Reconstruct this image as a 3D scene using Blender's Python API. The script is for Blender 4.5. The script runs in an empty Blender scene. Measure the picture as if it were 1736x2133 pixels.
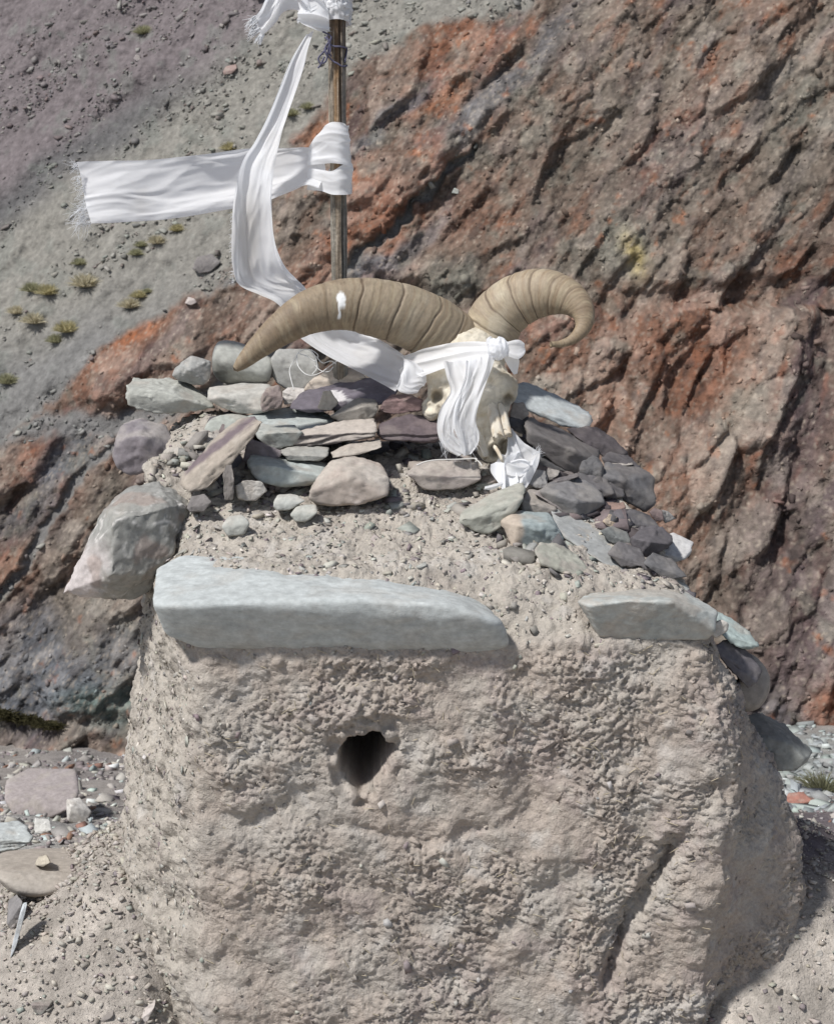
import bpy, bmesh, math, random
import numpy as np
from mathutils import Vector, Matrix

# ------------------------------------------------------------------ camera, sky, sun, exposure
scene = bpy.context.scene
CAM = np.array([0.0, -2.6, 1.7]); PITCH = math.radians(12.0)
FPX, CX, CY = 2932.0, 868.0, 1066.5          # focal length and centre in photograph units (1736 x 2133)
cam_data = bpy.data.cameras.new("camera")
cam = bpy.data.objects.new("camera", cam_data)
scene.collection.objects.link(cam)
scene.camera = cam
cam.location = CAM
cam.rotation_euler = (math.radians(90) - PITCH, 0, 0)
cam_data.sensor_fit = 'VERTICAL'
cam_data.sensor_height = 24.0
cam_data.lens = FPX / 2133.0 * 24.0
cam_data.clip_start = 0.05
cam_data.clip_end = 300
cam_data.dof.use_dof = True
cam_data.dof.focus_distance = 3.0
cam_data.dof.aperture_fstop = 10.0

SUN = np.array([-0.46, -0.37, 0.81]); SUN = SUN / np.linalg.norm(SUN)
sun_el = math.asin(SUN[2]); sun_az = math.atan2(SUN[0], SUN[1])
world = bpy.data.worlds.new("World")
scene.world = world
world.use_nodes = True
wn = world.node_tree.nodes; wl = world.node_tree.links
for n in list(wn): wn.remove(n)
wo = wn.new('ShaderNodeOutputWorld'); wb = wn.new('ShaderNodeBackground'); ws = wn.new('ShaderNodeTexSky')
ws.sky_type = 'NISHITA'; ws.sun_disc = False
ws.sun_elevation = sun_el; ws.sun_rotation = sun_az
ws.altitude = 3500; ws.air_density = 0.8; ws.dust_density = 5.0; ws.ozone_density = 0.6
wb.inputs['Strength'].default_value = 0.105
wh = wn.new('ShaderNodeHueSaturation'); wh.inputs['Saturation'].default_value = 0.6     # thin high cloud
wl.new(ws.outputs[0], wh.inputs['Color']); wl.new(wh.outputs[0], wb.inputs[0]); wl.new(wb.outputs[0], wo.inputs[0])
sd = bpy.data.lights.new("sun", 'SUN')
sd.energy = 3.5; sd.angle = math.radians(5.0); sd.color = (1.0, 0.975, 0.95)
sun = bpy.data.objects.new("sun", sd); scene.collection.objects.link(sun)
sun.rotation_euler = Vector(-SUN).to_track_quat('-Z', 'Y').to_euler()
vs = scene.view_settings
vs.view_transform = 'Standard'; vs.look = 'None'; vs.gamma = 1.0; vs.exposure = 0.43
vs.use_curve_mapping = False
scene.cycles.max_bounces = 6

# ------------------------------------------------------------------ helpers
rng = np.random.default_rng(7)
_perm = np.random.default_rng(11).permutation(256).astype(np.int32)
_perm = np.concatenate([_perm, _perm, _perm])
_g = np.random.default_rng(5).normal(size=(256, 3)); _g /= np.linalg.norm(_g, axis=1)[:, None]
_g = _g.astype(np.float32) * 1.4

def noise(p, seed=0):
    """gradient noise, p (N,3) -> (N,) about -1..1"""
    p = np.asarray(p, dtype=np.float32) + np.float32(seed * 17.37)
    i = np.floor(p).astype(np.int32); f = p - i
    u = f * f * f * (f * (f * 6 - 15) + 10)
    i &= 255
    x, y, z = i[:, 0], i[:, 1], i[:, 2]
    res = 0
    A = {}
    for dx in (0, 1):
        px = _perm[x + dx]
        wx = u[:, 0] if dx else 1 - u[:, 0]
        for dy in (0, 1):
            py = _perm[px + y + dy]
            wy = u[:, 1] if dy else 1 - u[:, 1]
            for dz in (0, 1):
                g = _g[_perm[py + z + dz]]
                wz = u[:, 2] if dz else 1 - u[:, 2]
                res = res + wx * wy * wz * (g[:, 0] * (f[:, 0] - dx) + g[:, 1] * (f[:, 1] - dy) + g[:, 2] * (f[:, 2] - dz))
    return res

def fbm(p, octs=4, seed=0, gain=0.5, lac=2.03):
    r = 0; a = 1.0; p = np.asarray(p, dtype=np.float32)
    for k in range(octs):
        r = r + a * noise(p, seed + k * 3); p = p * lac; a *= gain
    return r

def sstep(a, b, x):
    t = np.clip((np.asarray(x) - a) / (b - a), 0, 1)
    return t * t * (3 - 2 * t)

def lerp(a, b, t):
    t = np.asarray(t)
    if np.ndim(a) >= 1 and t.ndim == 1 and np.shape(a)[-1] == 3: t = t[:, None]
    return a + (b - a) * t

def mixc(col, c, w):
    return col + (np.asarray(c, dtype=np.float32) - col) * np.clip(w, 0, 1)[:, None]

CP, SP = math.cos(PITCH), math.sin(PITCH)
def ray(px, py):
    u = (px - CX) / FPX; v = (py - CY) / FPX
    return np.array([u, CP - v * SP, -SP - v * CP])

def P(px, py, Y):
    """the point of the plane y = Y seen at a photograph position"""
    d = ray(px, py)
    return CAM + d * ((Y - CAM[1]) / d[1])

def proj(p):
    q = p - CAM
    fw = q[:, 1] * CP - q[:, 2] * SP; up = q[:, 1] * SP + q[:, 2] * CP
    return np.stack([CX + FPX * q[:, 0] / fw, CY - FPX * up / fw], 1)

def mm(Y):                 # metres per photograph unit at depth Y
    return (Y - CAM[1]) / CP / FPX

def new_mesh(name, V, F, col=None, mat=None, smooth=True):
    V = np.asarray(V, dtype=np.float32); F = np.asarray(F, dtype=np.int32)
    me = bpy.data.meshes.new(name)
    k = F.shape[1]
    me.vertices.add(len(V)); me.vertices.foreach_set('co', V.ravel())
    me.loops.add(F.size); me.loops.foreach_set('vertex_index', F.ravel())
    me.polygons.add(len(F)); me.polygons.foreach_set('loop_start', np.arange(len(F), dtype=np.int32) * k)
    me.update(calc_edges=True)
    if smooth: me.polygons.foreach_set('use_smooth', np.ones(len(F), dtype=bool))
    if col is not None:
        c = np.ones((len(V), 4), dtype=np.float32); c[:, :3] = np.clip(col, 0.004, 0.95)
        at = me.color_attributes.new('Col', 'FLOAT_COLOR', 'POINT')
        at.data.foreach_set('color', c.ravel())
    if mat: me.materials.append(mat)
    return me

def link(name, me, parent=None, loc=None):
    o = bpy.data.objects.new(name, me)
    scene.collection.objects.link(o)
    if loc is not None: o.location = loc
    if parent is not None: o.parent = parent
    return o

def tag(o, label=None, cat=None, group=None, kind=None):
    if label: o['label'] = label
    if cat: o['category'] = cat
    if group: o['group'] = group
    if kind: o['kind'] = kind
    return o

def grid_faces(nv, nu, close=False):
    i = np.arange(nv - 1)[:, None]; j = np.arange(nu if close else nu - 1)[None, :]
    j2 = (j + 1) % nu
    a = i * nu + j; b = i * nu + j2; c = (i + 1) * nu + j2; d = (i + 1) * nu + j
    return np.stack([a, b, c, d], -1).reshape(-1, 4)

def crom(pts, t):
    """Catmull-Rom through pts (n,k) at t in 0..1"""
    pts = np.asarray(pts, dtype=float); n = len(pts)
    q = np.concatenate([[2 * pts[0] - pts[1]], pts, [2 * pts[-1] - pts[-2]]])
    s = np.clip(np.asarray(t) * (n - 1), 0, n - 1 - 1e-9); i = s.astype(int); f = (s - i)[:, None]
    p0, p1, p2, p3 = q[i], q[i + 1], q[i + 2], q[i + 3]
    return 0.5 * ((2 * p1) + (-p0 + p2) * f + (2 * p0 - 5 * p1 + 4 * p2 - p3) * f ** 2 + (-p0 + 3 * p1 - 3 * p2 + p3) * f ** 3)

def tri_normals(V, F):
    n = np.cross(V[F[:, 1]] - V[F[:, 0]], V[F[:, 2]] - V[F[:, 0]])
    N = np.zeros_like(V)
    for k in range(F.shape[1]): np.add.at(N, F[:, k], n)
    return N / (np.linalg.norm(N, axis=1)[:, None] + 1e-12)

def grid_normals(G):
    du = np.gradient(G, axis=1); dv = np.gradient(G, axis=0)
    n = np.cross(du, dv)
    return n / (np.linalg.norm(n, axis=2)[..., None] + 1e-12)

# ------------------------------------------------------------------ materials
def attr_mat(name, scale=60, var=0.25, bump=((150, 0.4, 0.002),), rough=0.9, spec=0.25, fine=None, trans=0.0, tint=None):
    m = bpy.data.materials.new(name); m.use_nodes = True
    nt = m.node_tree; nd = nt.nodes; lk = nt.links
    for n in list(nd): nd.remove(n)
    out = nd.new('ShaderNodeOutputMaterial'); bs = nd.new('ShaderNodeBsdfPrincipled')
    bs.inputs['Roughness'].default_value = rough
    bs.inputs['Specular IOR Level'].default_value = spec
    at = nd.new('ShaderNodeAttribute'); at.attribute_name = 'Col'
    tc = nd.new('ShaderNodeTexCoord')
    nz = nd.new('ShaderNodeTexNoise'); nz.inputs['Scale'].default_value = scale
    nz.inputs['Detail'].default_value = 6; nz.inputs['Roughness'].default_value = 0.65
    lk.new(tc.outputs['Object'], nz.inputs['Vector'])
    mr = nd.new('ShaderNodeMapRange')
    mr.inputs['From Min'].default_value = 0.25; mr.inputs['From Max'].default_value = 0.75
    mr.inputs['To Min'].default_value = 1 - var; mr.inputs['To Max'].default_value = 1 + var
    lk.new(nz.outputs['Fac'], mr.inputs['Value'])
    mx = nd.new('ShaderNodeMix'); mx.data_type = 'RGBA'; mx.blend_type = 'MULTIPLY'; mx.inputs[0].default_value = 1
    lk.new(at.outputs['Color'], mx.inputs[6]); lk.new(mr.outputs[0], mx.inputs[7])
    lk.new(mx.outputs[2], bs.inputs['Base Color'])
    prev = None
    for (s, st, d, *ty) in bump:
        t = nd.new('ShaderNodeTexNoise'); t.inputs['Scale'].default_value = s
        if ty: t.noise_type = 'RIDGED_MULTIFRACTAL'; t.inputs['Distortion'].default_value = 0.6
        t.inputs['Detail'].default_value = 5; t.inputs['Roughness'].default_value = 0.6
        lk.new(tc.outputs['Object'], t.inputs['Vector'])
        b = nd.new('ShaderNodeBump'); b.inputs['Strength'].default_value = st; b.inputs['Distance'].default_value = d
        lk.new(t.outputs['Fac'], b.inputs['Height'])
        if prev: lk.new(prev.outputs[0], b.inputs['Normal'])
        prev = b
    if prev: lk.new(prev.outputs[0], bs.inputs['Normal'])
    if trans > 0:
        tr = nd.new('ShaderNodeBsdfTranslucent'); ms = nd.new('ShaderNodeMixShader'); ms.inputs[0].default_value = trans
        lk.new(mx.outputs[2], tr.inputs['Color']); lk.new(bs.outputs[0], ms.inputs[1]); lk.new(tr.outputs[0], ms.inputs[2])
        lk.new(ms.outputs[0], out.inputs['Surface'])
    else:
        lk.new(bs.outputs[0], out.inputs['Surface'])
    return m

M_STONE = attr_mat('weathered_stone', 70, 0.22, ((110, 0.28, 0.003), (420, 0.6, 0.0018), (1300, 0.5, 0.0006)), 0.85, 0.25)
M_MUD = attr_mat('dried_mud', 160, 0.20, ((95, 0.40, 0.006, 'R'), (230, 0.8, 0.004), (800, 0.5, 0.0012)), 0.95, 0.12)
M_ROCK = attr_mat('cliff_rock', 9, 0.3, ((14, 0.7, 0.05), (55, 0.7, 0.016)), 0.9, 0.2)
M_SOIL = attr_mat('stony_soil', 60, 0.34, ((70, 0.7, 0.012), (180, 0.9, 0.006), (520, 0.6, 0.002)), 0.95, 0.1)
M_CHIP = attr_mat('gravel_stone', 120, 0.2, ((300, 0.4, 0.002),), 0.9, 0.2)
M_HORN = attr_mat('horn_keratin', 120, 0.12, ((160, 0.35, 0.0015), (600, 0.35, 0.0008)), 0.62, 0.35)
M_BONE = attr_mat('weathered_bone', 90, 0.14, ((120, 0.4, 0.002), (500, 0.4, 0.0008)), 0.75, 0.3)
M_WOOD = attr_mat('weathered_wood', 90, 0.35, ((120, 0.8, 0.003), (420, 0.6, 0.0015)), 1.0, 0.03)
M_CLOTH = attr_mat('white_cotton', 30, 0.02, ((900, 0.25, 0.0006), (60, 0.15, 0.003)), 0.9, 0.1, trans=0.5)
M_THREAD = attr_mat('thread', 200, 0.05, (), 0.9, 0.1, trans=0.2)
M_GRASS = attr_mat('dry_grass', 8, 0.25, (), 0.9, 0.1, trans=0.5)

# ------------------------------------------------------------------ generic scatter of small angular chips (one mesh)
_box = np.array([[-1, -1, -1], [1, -1, -1], [1, 1, -1], [-1, 1, -1], [-1, -1, 1], [1, -1, 1], [1, 1, 1], [-1, 1, 1]], dtype=float)
_boxf = np.array([[0, 2, 1], [0, 3, 2], [4, 5, 6], [4, 6, 7], [0, 1, 5], [0, 5, 4], [1, 2, 6], [1, 6, 5], [2, 3, 7], [2, 7, 6], [3, 0, 4], [3, 4, 7]])
def chips(pos, nrm, size, cols, flat=0.35, tilt=0.5, r=rng):
    n = len(pos)
    B = np.repeat(_box[None], n, 0) * (1 + r.uniform(-0.45, 0.25, (n, 8, 3)))
    asp = np.stack([r.uniform(0.7, 1.5, n), r.uniform(0.45, 0.9, n), flat * r.uniform(0.5, 1.6, n)], 1) * 0.5
    B = B * asp[:, None, :] * size[:, None, None]
    nr = nrm + r.normal(size=(n, 3)) * tilt; nr /= np.linalg.norm(nr, axis=1)[:, None]
    a = r.normal(size=(n, 3)); t = np.cross(nr, a); t /= np.linalg.norm(t, axis=1)[:, None]
    b = np.cross(nr, t)
    R = np.stack([t, b, nr], 1)                       # rows: local axes
    V = np.einsum('nvk,nkj->nvj', B, R) + pos[:, None, :]
    F = (_boxf[None] + (np.arange(n) * 8)[:, None, None]).reshape(-1, 3)
    C = np.repeat(cols, 8, 0)
    return V.reshape(-1, 3), F, C

def pick(pal, n, r=rng, var=0.15):
    pal = np.array(pal); w = pal[:, 3] / pal[:, 3].sum()
    k = r.choice(len(pal), n, p=w)
    return pal[k, :3] * (1 + r.uniform(-var, var, (n, 1))) * (1 + r.uniform(-0.04, 0.04, (n, 3)))

GRAVEL = [(.36, .32, .27, 5), (.28, .26, .23, 4), (.22, .20, .19, 3), (.30, .31, .27, 2), (.46, .43, .38, 2.0), (.21, .165, .17, 2), (.62, .60, .56, .5), (.30, .22, .17, 1)]

# ------------------------------------------------------------------ hillside: cliff and scree (one world surface y = F(x, z))
def sdist(pts, poly):
    best = np.full(len(pts), 1e9); sgn = np.ones(len(pts))
    poly = np.asarray(poly, dtype=float)
    for a, b in zip(poly[:-1], poly[1:]):
        d = b - a; L2 = d @ d
        t = np.clip(((pts - a) @ d) / L2, 0, 1)
        q = pts - (a + t[:, None] * d)
        dist = np.hypot(q[:, 0], q[:, 1])
        cr = d[0] * q[:, 1] - d[1] * q[:, 0]
        m = dist < best
        best = np.where(m, dist, best); sgn = np.where(m, np.where(cr < 0, 1, -1), sgn)
    return best * sgn

def inpoly(pts, poly):
    x, y = pts[:, 0], pts[:, 1]; ins = np.zeros(len(pts), dtype=bool)
    n = len(poly)
    for i in range(n):
        x1, y1 = poly[i]; x2, y2 = poly[(i + 1) % n]
        if y1 == y2: continue
        c = ((y1 > y) != (y2 > y)) & (x < (x2 - x1) * (y - y1) / (y2 - y1) + x1)
        ins ^= c
    return ins

def softpoly(pts, poly, w):
    d = np.abs(sdist(pts, list(poly) + [poly[0]]))
    return sstep(-w, w, np.where(inpoly(pts, poly), d, -d))

def blob(pts, cx, cy, rx, ry, ang=0.0):
    c, s = math.cos(math.radians(ang)), math.sin(math.radians(ang))
    dx = pts[:, 0] - cx; dy = pts[:, 1] - cy
    u = (dx * c - dy * s) / rx; v = (dx * s + dy * c) / ry
    return np.exp(-(u * u + v * v))

def F0(x, z): return 11.2 + 0.55 * (z + 3.4) - 0.22 * (x - 3)

def saw(t, sharp=0.82):
    f = t - np.floor(t)
    return np.where(f < sharp, f / sharp, 1 - (f - sharp) / (1 - sharp))

xs = np.concatenate([np.linspace(-22, -6.7, 50), np.linspace(-6.6, 6.4, 600), np.linspace(6.6, 18, 36)]); zs = np.concatenate([np.linspace(-4.9, 6.4, 490), np.linspace(6.6, 17, 36)])
XX, ZZ = np.meshgrid(xs, zs)
bx, bz = XX.ravel(), ZZ.ravel()
base = np.stack([bx, F0(bx, bz), bz], 1)
D = proj(base)                                   # layout coordinates on the reference plane
P3 = np.stack([bx, bz, np.zeros_like(bx)], 1)
wob = np.stack([fbm(P3 * 0.9, 4, 1), fbm(P3 * 0.9, 4, 9)], 1)
Dw = D + wob * 45
fin = np.stack([fbm(P3 * 4.5, 3, 21), fbm(P3 * 4.5, 3, 25)], 1)
Dw2 = D + wob * 22 + fin * 12
BND = [(-900, 1250), (-300, 1050), (0, 930), (130, 830), (270, 685), (450, 615), (545, 500), (610, 300), (740, 150), (880, 62), (1080, 25), (1200, -120), (1500, -700)]
sd = sdist(Dw2, BND) / 195.0
scree_m = sstep(-0.03, 0.10, sd)
cl = 1 - scree_m
rel = sstep(0.0, 0.35, -sd)
sw = np.stack([noise(P3 * 0.6, 1), noise(P3 * 0.6, 9)], 1) * 9
Dw3 = D + wob * 8 + fin * 7
Dl = D + sw
steep = softpoly(Dw3, [(1325, 655), (1480, 640), (1700, 640), (2300, 700), (2300, 1700), (1180, 1700), (1285, 900)], 3)
ang = np.radians(np.where(steep > .5, 68.0, 52.0))
b = (Dl[:, 0] * np.sin(ang) + Dl[:, 1] * np.cos(ang)) / 195.0
a = (Dl[:, 0] * np.cos(ang) - Dl[:, 1] * np.sin(ang)) / 195.0
ab = np.stack([a * 0.55, b * 1.6, np.zeros_like(a)], 1)
def blocks(u, v, seed, tilt, spread=1.0, warpn=.18):
    """cells of a jittered lattice, each a tilted facet of its own height: broken blocky rock"""
    w_ = np.stack([u * 1.7, v * 1.7, np.full_like(u, seed)], 1)
    u = u + warpn * fbm(w_, 2, seed); v = v + warpn * fbm(w_, 2, seed + 5)
    iu, iv = np.floor(u).astype(int), np.floor(v).astype(int)
    best = np.full(len(u), 1e9); hh = np.zeros(len(u)); sec = np.full(len(u), 1e9); cid = np.zeros(len(u))
    tab = np.random.default_rng(seed).uniform(-1, 1, (4096, 5))
    for du in (-1, 0, 1):
        for dv in (-1, 0, 1):
            k_ = ((iu + du) * 73 + (iv + dv) * 911) % 4096
            T5 = tab[k_]
            dx_ = u - (iu + du + .5 + .45 * T5[:, 0]); dy_ = v - (iv + dv + .5 + .45 * T5[:, 1])
            d_ = dx_ * dx_ + dy_ * dy_
            m_ = d_ < best
            sec = np.where(m_, best, np.minimum(sec, d_))
            hh = np.where(m_, T5[:, 2] * spread + tilt * (T5[:, 3] * dx_ + T5[:, 4] * dy_ + .7 * dy_), hh)
            cid = np.where(m_, T5[:, 2], cid)
            best = np.where(m_, d_, best)
    return hh, np.sqrt(sec) - np.sqrt(best), cid
n1 = fbm(ab * 0.9, 3, 31); n2 = fbm(ab * 2.0, 2, 41)
mod1 = 0.4 + 0.6 * sstep(-0.4, 0.5, fbm(P3 * 0.55, 2, 51))
mod2 = sstep(-0.3, 0.4, fbm(P3 * 1.1, 2, 57))
h1, e1, id1 = blocks(a * .55, b * 1.25, 5, 1.1, warpn=.03)
h2, e2, id2 = blocks(a * 1.5, b * 3.0, 15, 1.2, warpn=.03)
h3, e3, id3 = blocks(a * 3.6, b * 6.2, 25, 1.2, warpn=.04)
h4, e4, id4 = blocks(a * 8.5, b * 13.0, 35, 1.3, warpn=.08)
h5, e5, id5 = blocks(a * 19, b * 27.0, 45, 1.4, warpn=.08)
ramp = lambda e_, w_: np.clip(e_ / w_, 0, 1)
h = 0.20 * h1 * ramp(e1, .30) + 0.12 * h2 * ramp(e2, .28) + 0.05 * h3 * ramp(e3, .28) * (0.5 + 0.5 * mod2) + 0.022 * h4 * ramp(e4, .3) + .008 * h5
h -= 0.0
h += 0.045 * mod1 * saw(b * 0.85 + 0.25 * n1)
aniso = np.stack([a * 3.6, b * 6.0, np.zeros_like(a)], 1)
h += 0.022 * fbm(aniso, 5, 71, 0.75)
bl = fbm(P3 * 6.0, 4, 81, 0.6)
h += 0.012 * np.abs(bl) + 0.012 * fbm(P3 * 20, 4, 85, 0.7)
h = h * .85
feats = [([(1325, 655), (1480, 640), (1700, 640), (2000, 700), (2000, 1560), (1220, 1560), (1285, 900)], 0.42, 9),
         ([(1060, 600), (1300, 600), (1305, 720), (1240, 900), (1190, 1000), (1000, 820)], 0.22, 9),
         ([(1130, 60), (1500, -40), (2000, 0), (2000, 560), (1300, 600), (900, 600), (690, 530), (900, 330)], 0.24, 9),
         ([(740, 160), (880, 60), (1085, 70), (1000, 260), (840, 400), (720, 500), (560, 640), (600, 330)], 0.22, 8),
         ([(720, 290), (940, 280), (930, 360), (840, 440), (770, 500), (715, 480)], 0.2, 6),
         ([(135, 830), (270, 690), (450, 640), (640, 620), (560, 700), (420, 820), (250, 838)], 0.30, 7),
         ([(0, 930), (150, 895), (70, 1010), (-60, 1060)], 0.18, 7),
         ([(60, 1030), (240, 930), (260, 1010), (140, 1180), (-40, 1360), (-60, 1120)], 0.22, 9),
         ([(270, 1180), (420, 1080), (450, 1500), (130, 1490), (60, 1400)], 0.2, 10)]
hf = 0
for poly, amp, w in feats:
    hf = hf + amp * softpoly(Dw3, poly, w * 2.2)
h = h * .72 + 0.012 * fbm(P3 * 42, 2, 87, .7); relief = rel * (h + hf * .7) + (1 - rel) * .05 * fbm(P3 * 7, 4, 88, .65)
screeh = 0.16 * fbm(np.stack([(bx + bz) * .35, (bx - bz) * 1.0, bx * 0], 1), 3, 91) + 0.035 * fbm(P3 * 5, 4, 95) + 0.02 * np.abs(fbm(P3 * 14, 3, 99))
Y = F0(bx, bz) + np.maximum(sd, 0) * 0.62 - cl * relief - scree_m * screeh
# gravel that has run down between the outcrops
gul = np.zeros(len(bx))
for q, w in (([(660, 640), (560, 720), (430, 830), (250, 880), (60, 890), (-200, 960)], 34), ([(1000, 300), (860, 420), (720, 600), (640, 680)], 10), ([(300, 900), (200, 960), (60, 1180), (-60, 1330)], 16), ([(430, 600), (520, 560), (640, 660)], 18)):
    gul = np.maximum(gul, sstep(w, w * 0.35, np.abs(sdist(Dw2, q))))
gul *= cl
Y = Y + gul * rel * (0.6 * (h + hf)) - gul * 0.03 * np.abs(fbm(P3 * 14, 3, 99))
V = np.stack([bx, Y, bz], 1)

# rock colours
N = len(bx)
c = np.zeros((N, 3), dtype=np.float32)
BROWN = (.165, .112, .085); RUST = (.235, .100, .056); ORANGE = (.34, .118, .045); PURP = (.105, .078, .080); GGREEN = (.175, .172, .142)
DARK = (.070, .058, .054); PALE = (.33, .28, .225); SLATE = (.128, .136, .150); GBROWN = (.165, .135, .108)
m1 = fbm(ab * 1.5, 4, 111); m2 = fbm(ab * 3.5, 4, 121); m3 = fbm(P3 * 3.0, 4, 131); m4 = fbm(aniso * 1.4, 4, 141)
c[:] = BROWN
c = mixc(c, GBROWN, sstep(-0.3, 0.4, m1))
c = mixc(c, RUST, sstep(0.1, 0.55, m2) * 0.8)
c = mixc(c, PURP, sstep(0.12, 0.6, fbm(ab * 1.9, 3, 151)) * 0.75)
for (px, py, rx, ry, an, col, w) in [
    (830, 130, 110, 60, 40, BROWN, .8), (960, 90, 70, 60, 40, RUST, .8), (900, 200, 80, 50, 40, ORANGE, .55), (920, 330, 50, 30, 10, ORANGE, .8), (640, 280, 60, 40, 40, ORANGE, .5),
    (790, 440, 70, 110, 60, RUST, .8), (640, 480, 60, 60, 40, GBROWN, .7), (680, 560, 80, 50, 40, RUST, .6), (820, 250, 110, 18, 45, SLATE, .8), (1060, 170, 200, 30, 48, SLATE, .85),
    (850, 520, 160, 18, 48, SLATE, .8), (930, 570, 60, 50, 0, GGREEN, .9), (1000, 420, 120, 60, 45, RUST, .45), (1290, 530, 90, 70, 50, GGREEN, .95), (1310, 530, 26, 36, 0, (.42, .33, .13), .8),
    (1200, 250, 260, 160, 50, GBROWN, .6), (1400, 330, 120, 60, 50, PURP, .45), (1650, 250, 90, 160, 0, GGREEN, .5), (1500, 500, 260, 80, 50, GBROWN, .5), (1200, 720, 120, 100, 0, RUST, .55),
    (1180, 800, 90, 60, 0, GGREEN, .35), (1450, 720, 130, 110, 60, RUST, .7), (1330, 1000, 90, 200, 0, BROWN, .5), (1250, 860, 40, 60, 0, ORANGE, .45), (1480, 950, 26, 240, -22, PALE, .55),
    (1620, 1000, 60, 330, -14, PURP, .65), (1690, 1350, 90, 230, 0, PURP, .85), (1700, 1460, 40, 60, -30, ORANGE, .8), (1560, 1480, 120, 80, 0, SLATE, .6), (1400, 1150, 160, 180, 0, GBROWN, .5), (1400, 1060, 60, 120, -20, RUST, .5),
    (250, 760, 140, 60, 42, RUST, .6), (390, 720, 140, 50, 42, BROWN, .8), (280, 690, 50, 18, 35, ORANGE, .5), (330, 720, 120, 16, 42, PURP, .6), (600, 650, 110, 50, 40, RUST, .5),
    (60, 960, 70, 40, 40, RUST, .7), (180, 1010, 20, 110, -38, ORANGE, .7), (110, 1130, 120, 90, 40, GBROWN, .5), (60, 1100, 120, 30, 40, SLATE, .6), (40, 1180, 50, 40, 40, ORANGE, .4), (150, 960, 100, 50, 40, SLATE, .85), (210, 980, 50, 60, 0, GGREEN, .5),
    (60, 1300, 120, 60, 40, BROWN, .7), (230, 1330, 110, 130, 30, GGREEN, .75), (150, 1360, 170, 90, 0, SLATE, .7), (80, 1430, 200, 80, 0, SLATE, .95), (230, 1470, 60, 50, 0, (.10, .145, .13), .8), (170, 1290, 50, 60, 0, GBROWN, .6)]:
    c = mixc(c, col, w * np.clip(blob(Dw, px, py, rx, ry, an) * 1.5, 0, 1))
c = mixc(c, GGREEN, sstep(0.25, 0.6, m3) * 0.5)
c = mixc(c, (.26, .23, .195), np.clip(id2 * 1.4 - .5, 0, 1) * .4)
c = mixc(c, (.24, .21, .18), np.clip(id3 * 1.5 - .6, 0, 1) * .35)
c = mixc(c, ORANGE, sstep(0.42, 0.75, fbm(P3 * 5.5, 4, 161)) * 0.5 * sstep(-.2, .3, m1))
c = mixc(c, DARK, sstep(0.18, 0.6, m4) * 0.5)
c = mixc(c, PALE, sstep(0.30, 0.75, fbm(P3 * 26, 3, 171, 0.7)) * 0.6)
c = mixc(c, PALE, sstep(0.35, 0.9, fbm(aniso * 3.0, 3, 175, 0.7)) * 0.4)
c *= (1 + 0.22 * fbm(P3 * 12, 3, 181) + .10 * id1 + .16 * id2 + .16 * id3 + .12 * id4 + .14 * id5 + .30 * fbm(P3 * 34, 2, 183, .7))[:, None]
# scree colours
SG = (.218, .207, .181); SPUR = (.150, .128, .130); SSL = (.165, .162, .156)
s = np.zeros((N, 3), dtype=np.float32); s[:] = SG
Ds = D + wob * 30
s = mixc(s, SPUR, sstep(60, -60, Ds[:, 1] + Ds[:, 0] * 0.72 - 420) * 0.95)
s = mixc(s, (.095, .095, .095), 0.8 * sstep(80, 0, np.abs(Ds[:, 1] + Ds[:, 0] * 0.62 - 400 - 30 * wob[:, 0])) * sstep(620, 150, Ds[:, 0]))
s = mixc(s, SSL, np.clip(blob(Ds, 100, 850, 300, 130, 35) * 1.6, 0, 1) * 0.85)
s = mixc(s, SSL, gul)
s = mixc(s, (.165, .175, .155), sstep(0.2, 0.6, m3) * 0.4)
s *= (1 + 0.25 * fbm(P3 * 16, 3, 191, 0.7))[:, None]
c *= .92
wsc = np.maximum(scree_m, gul * 0.92)
col = lerp(c, s, wsc)

F = grid_faces(len(zs), len(xs))
fm = (scree_m[F].mean(1) > 0.5)
def submesh(F):
    idx = np.unique(F); mp = np.zeros(N, dtype=np.int64); mp[idx] = np.arange(len(idx))
    return idx, mp[F]
i1, f1 = submesh(F[~fm]); i2, f2 = submesh(F[fm])
o = link('cliff', new_mesh('cliff', V[i1], f1, col[i1], M_ROCK)); tag(o, 'rust brown and purple cliff of tilted rock layers behind the shrine', None, None, 'structure')
o = link('scree_slope', new_mesh('scree_slope', V[i2], f2, col[i2], M_ROCK)); tag(o, 'grey green and purple scree slope rising beyond the white scarves', None, None, 'structure')
HG = V.reshape(len(zs), len(xs), 3); HN = grid_normals(HG)
HN = HN * np.sign(-HN[..., 1:2] + 1e-9)
from mathutils.bvhtree import BVHTree
def hill_hit(px, py):
    """the hillside point in the direction of a photograph position"""
    d = ray(px, py); t = np.arange(9.0, 40, .01)
    p = CAM + d * t[:, None]
    j = np.clip(np.searchsorted(xs, p[:, 0]) - 1, 0, len(xs) - 1); i = np.clip(np.searchsorted(zs, p[:, 2]) - 1, 0, len(zs) - 1)
    k = int(np.argmax(p[:, 1] >= HG[i, j, 1]))
    return p[k], HN[i[k], j[k]]

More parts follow.
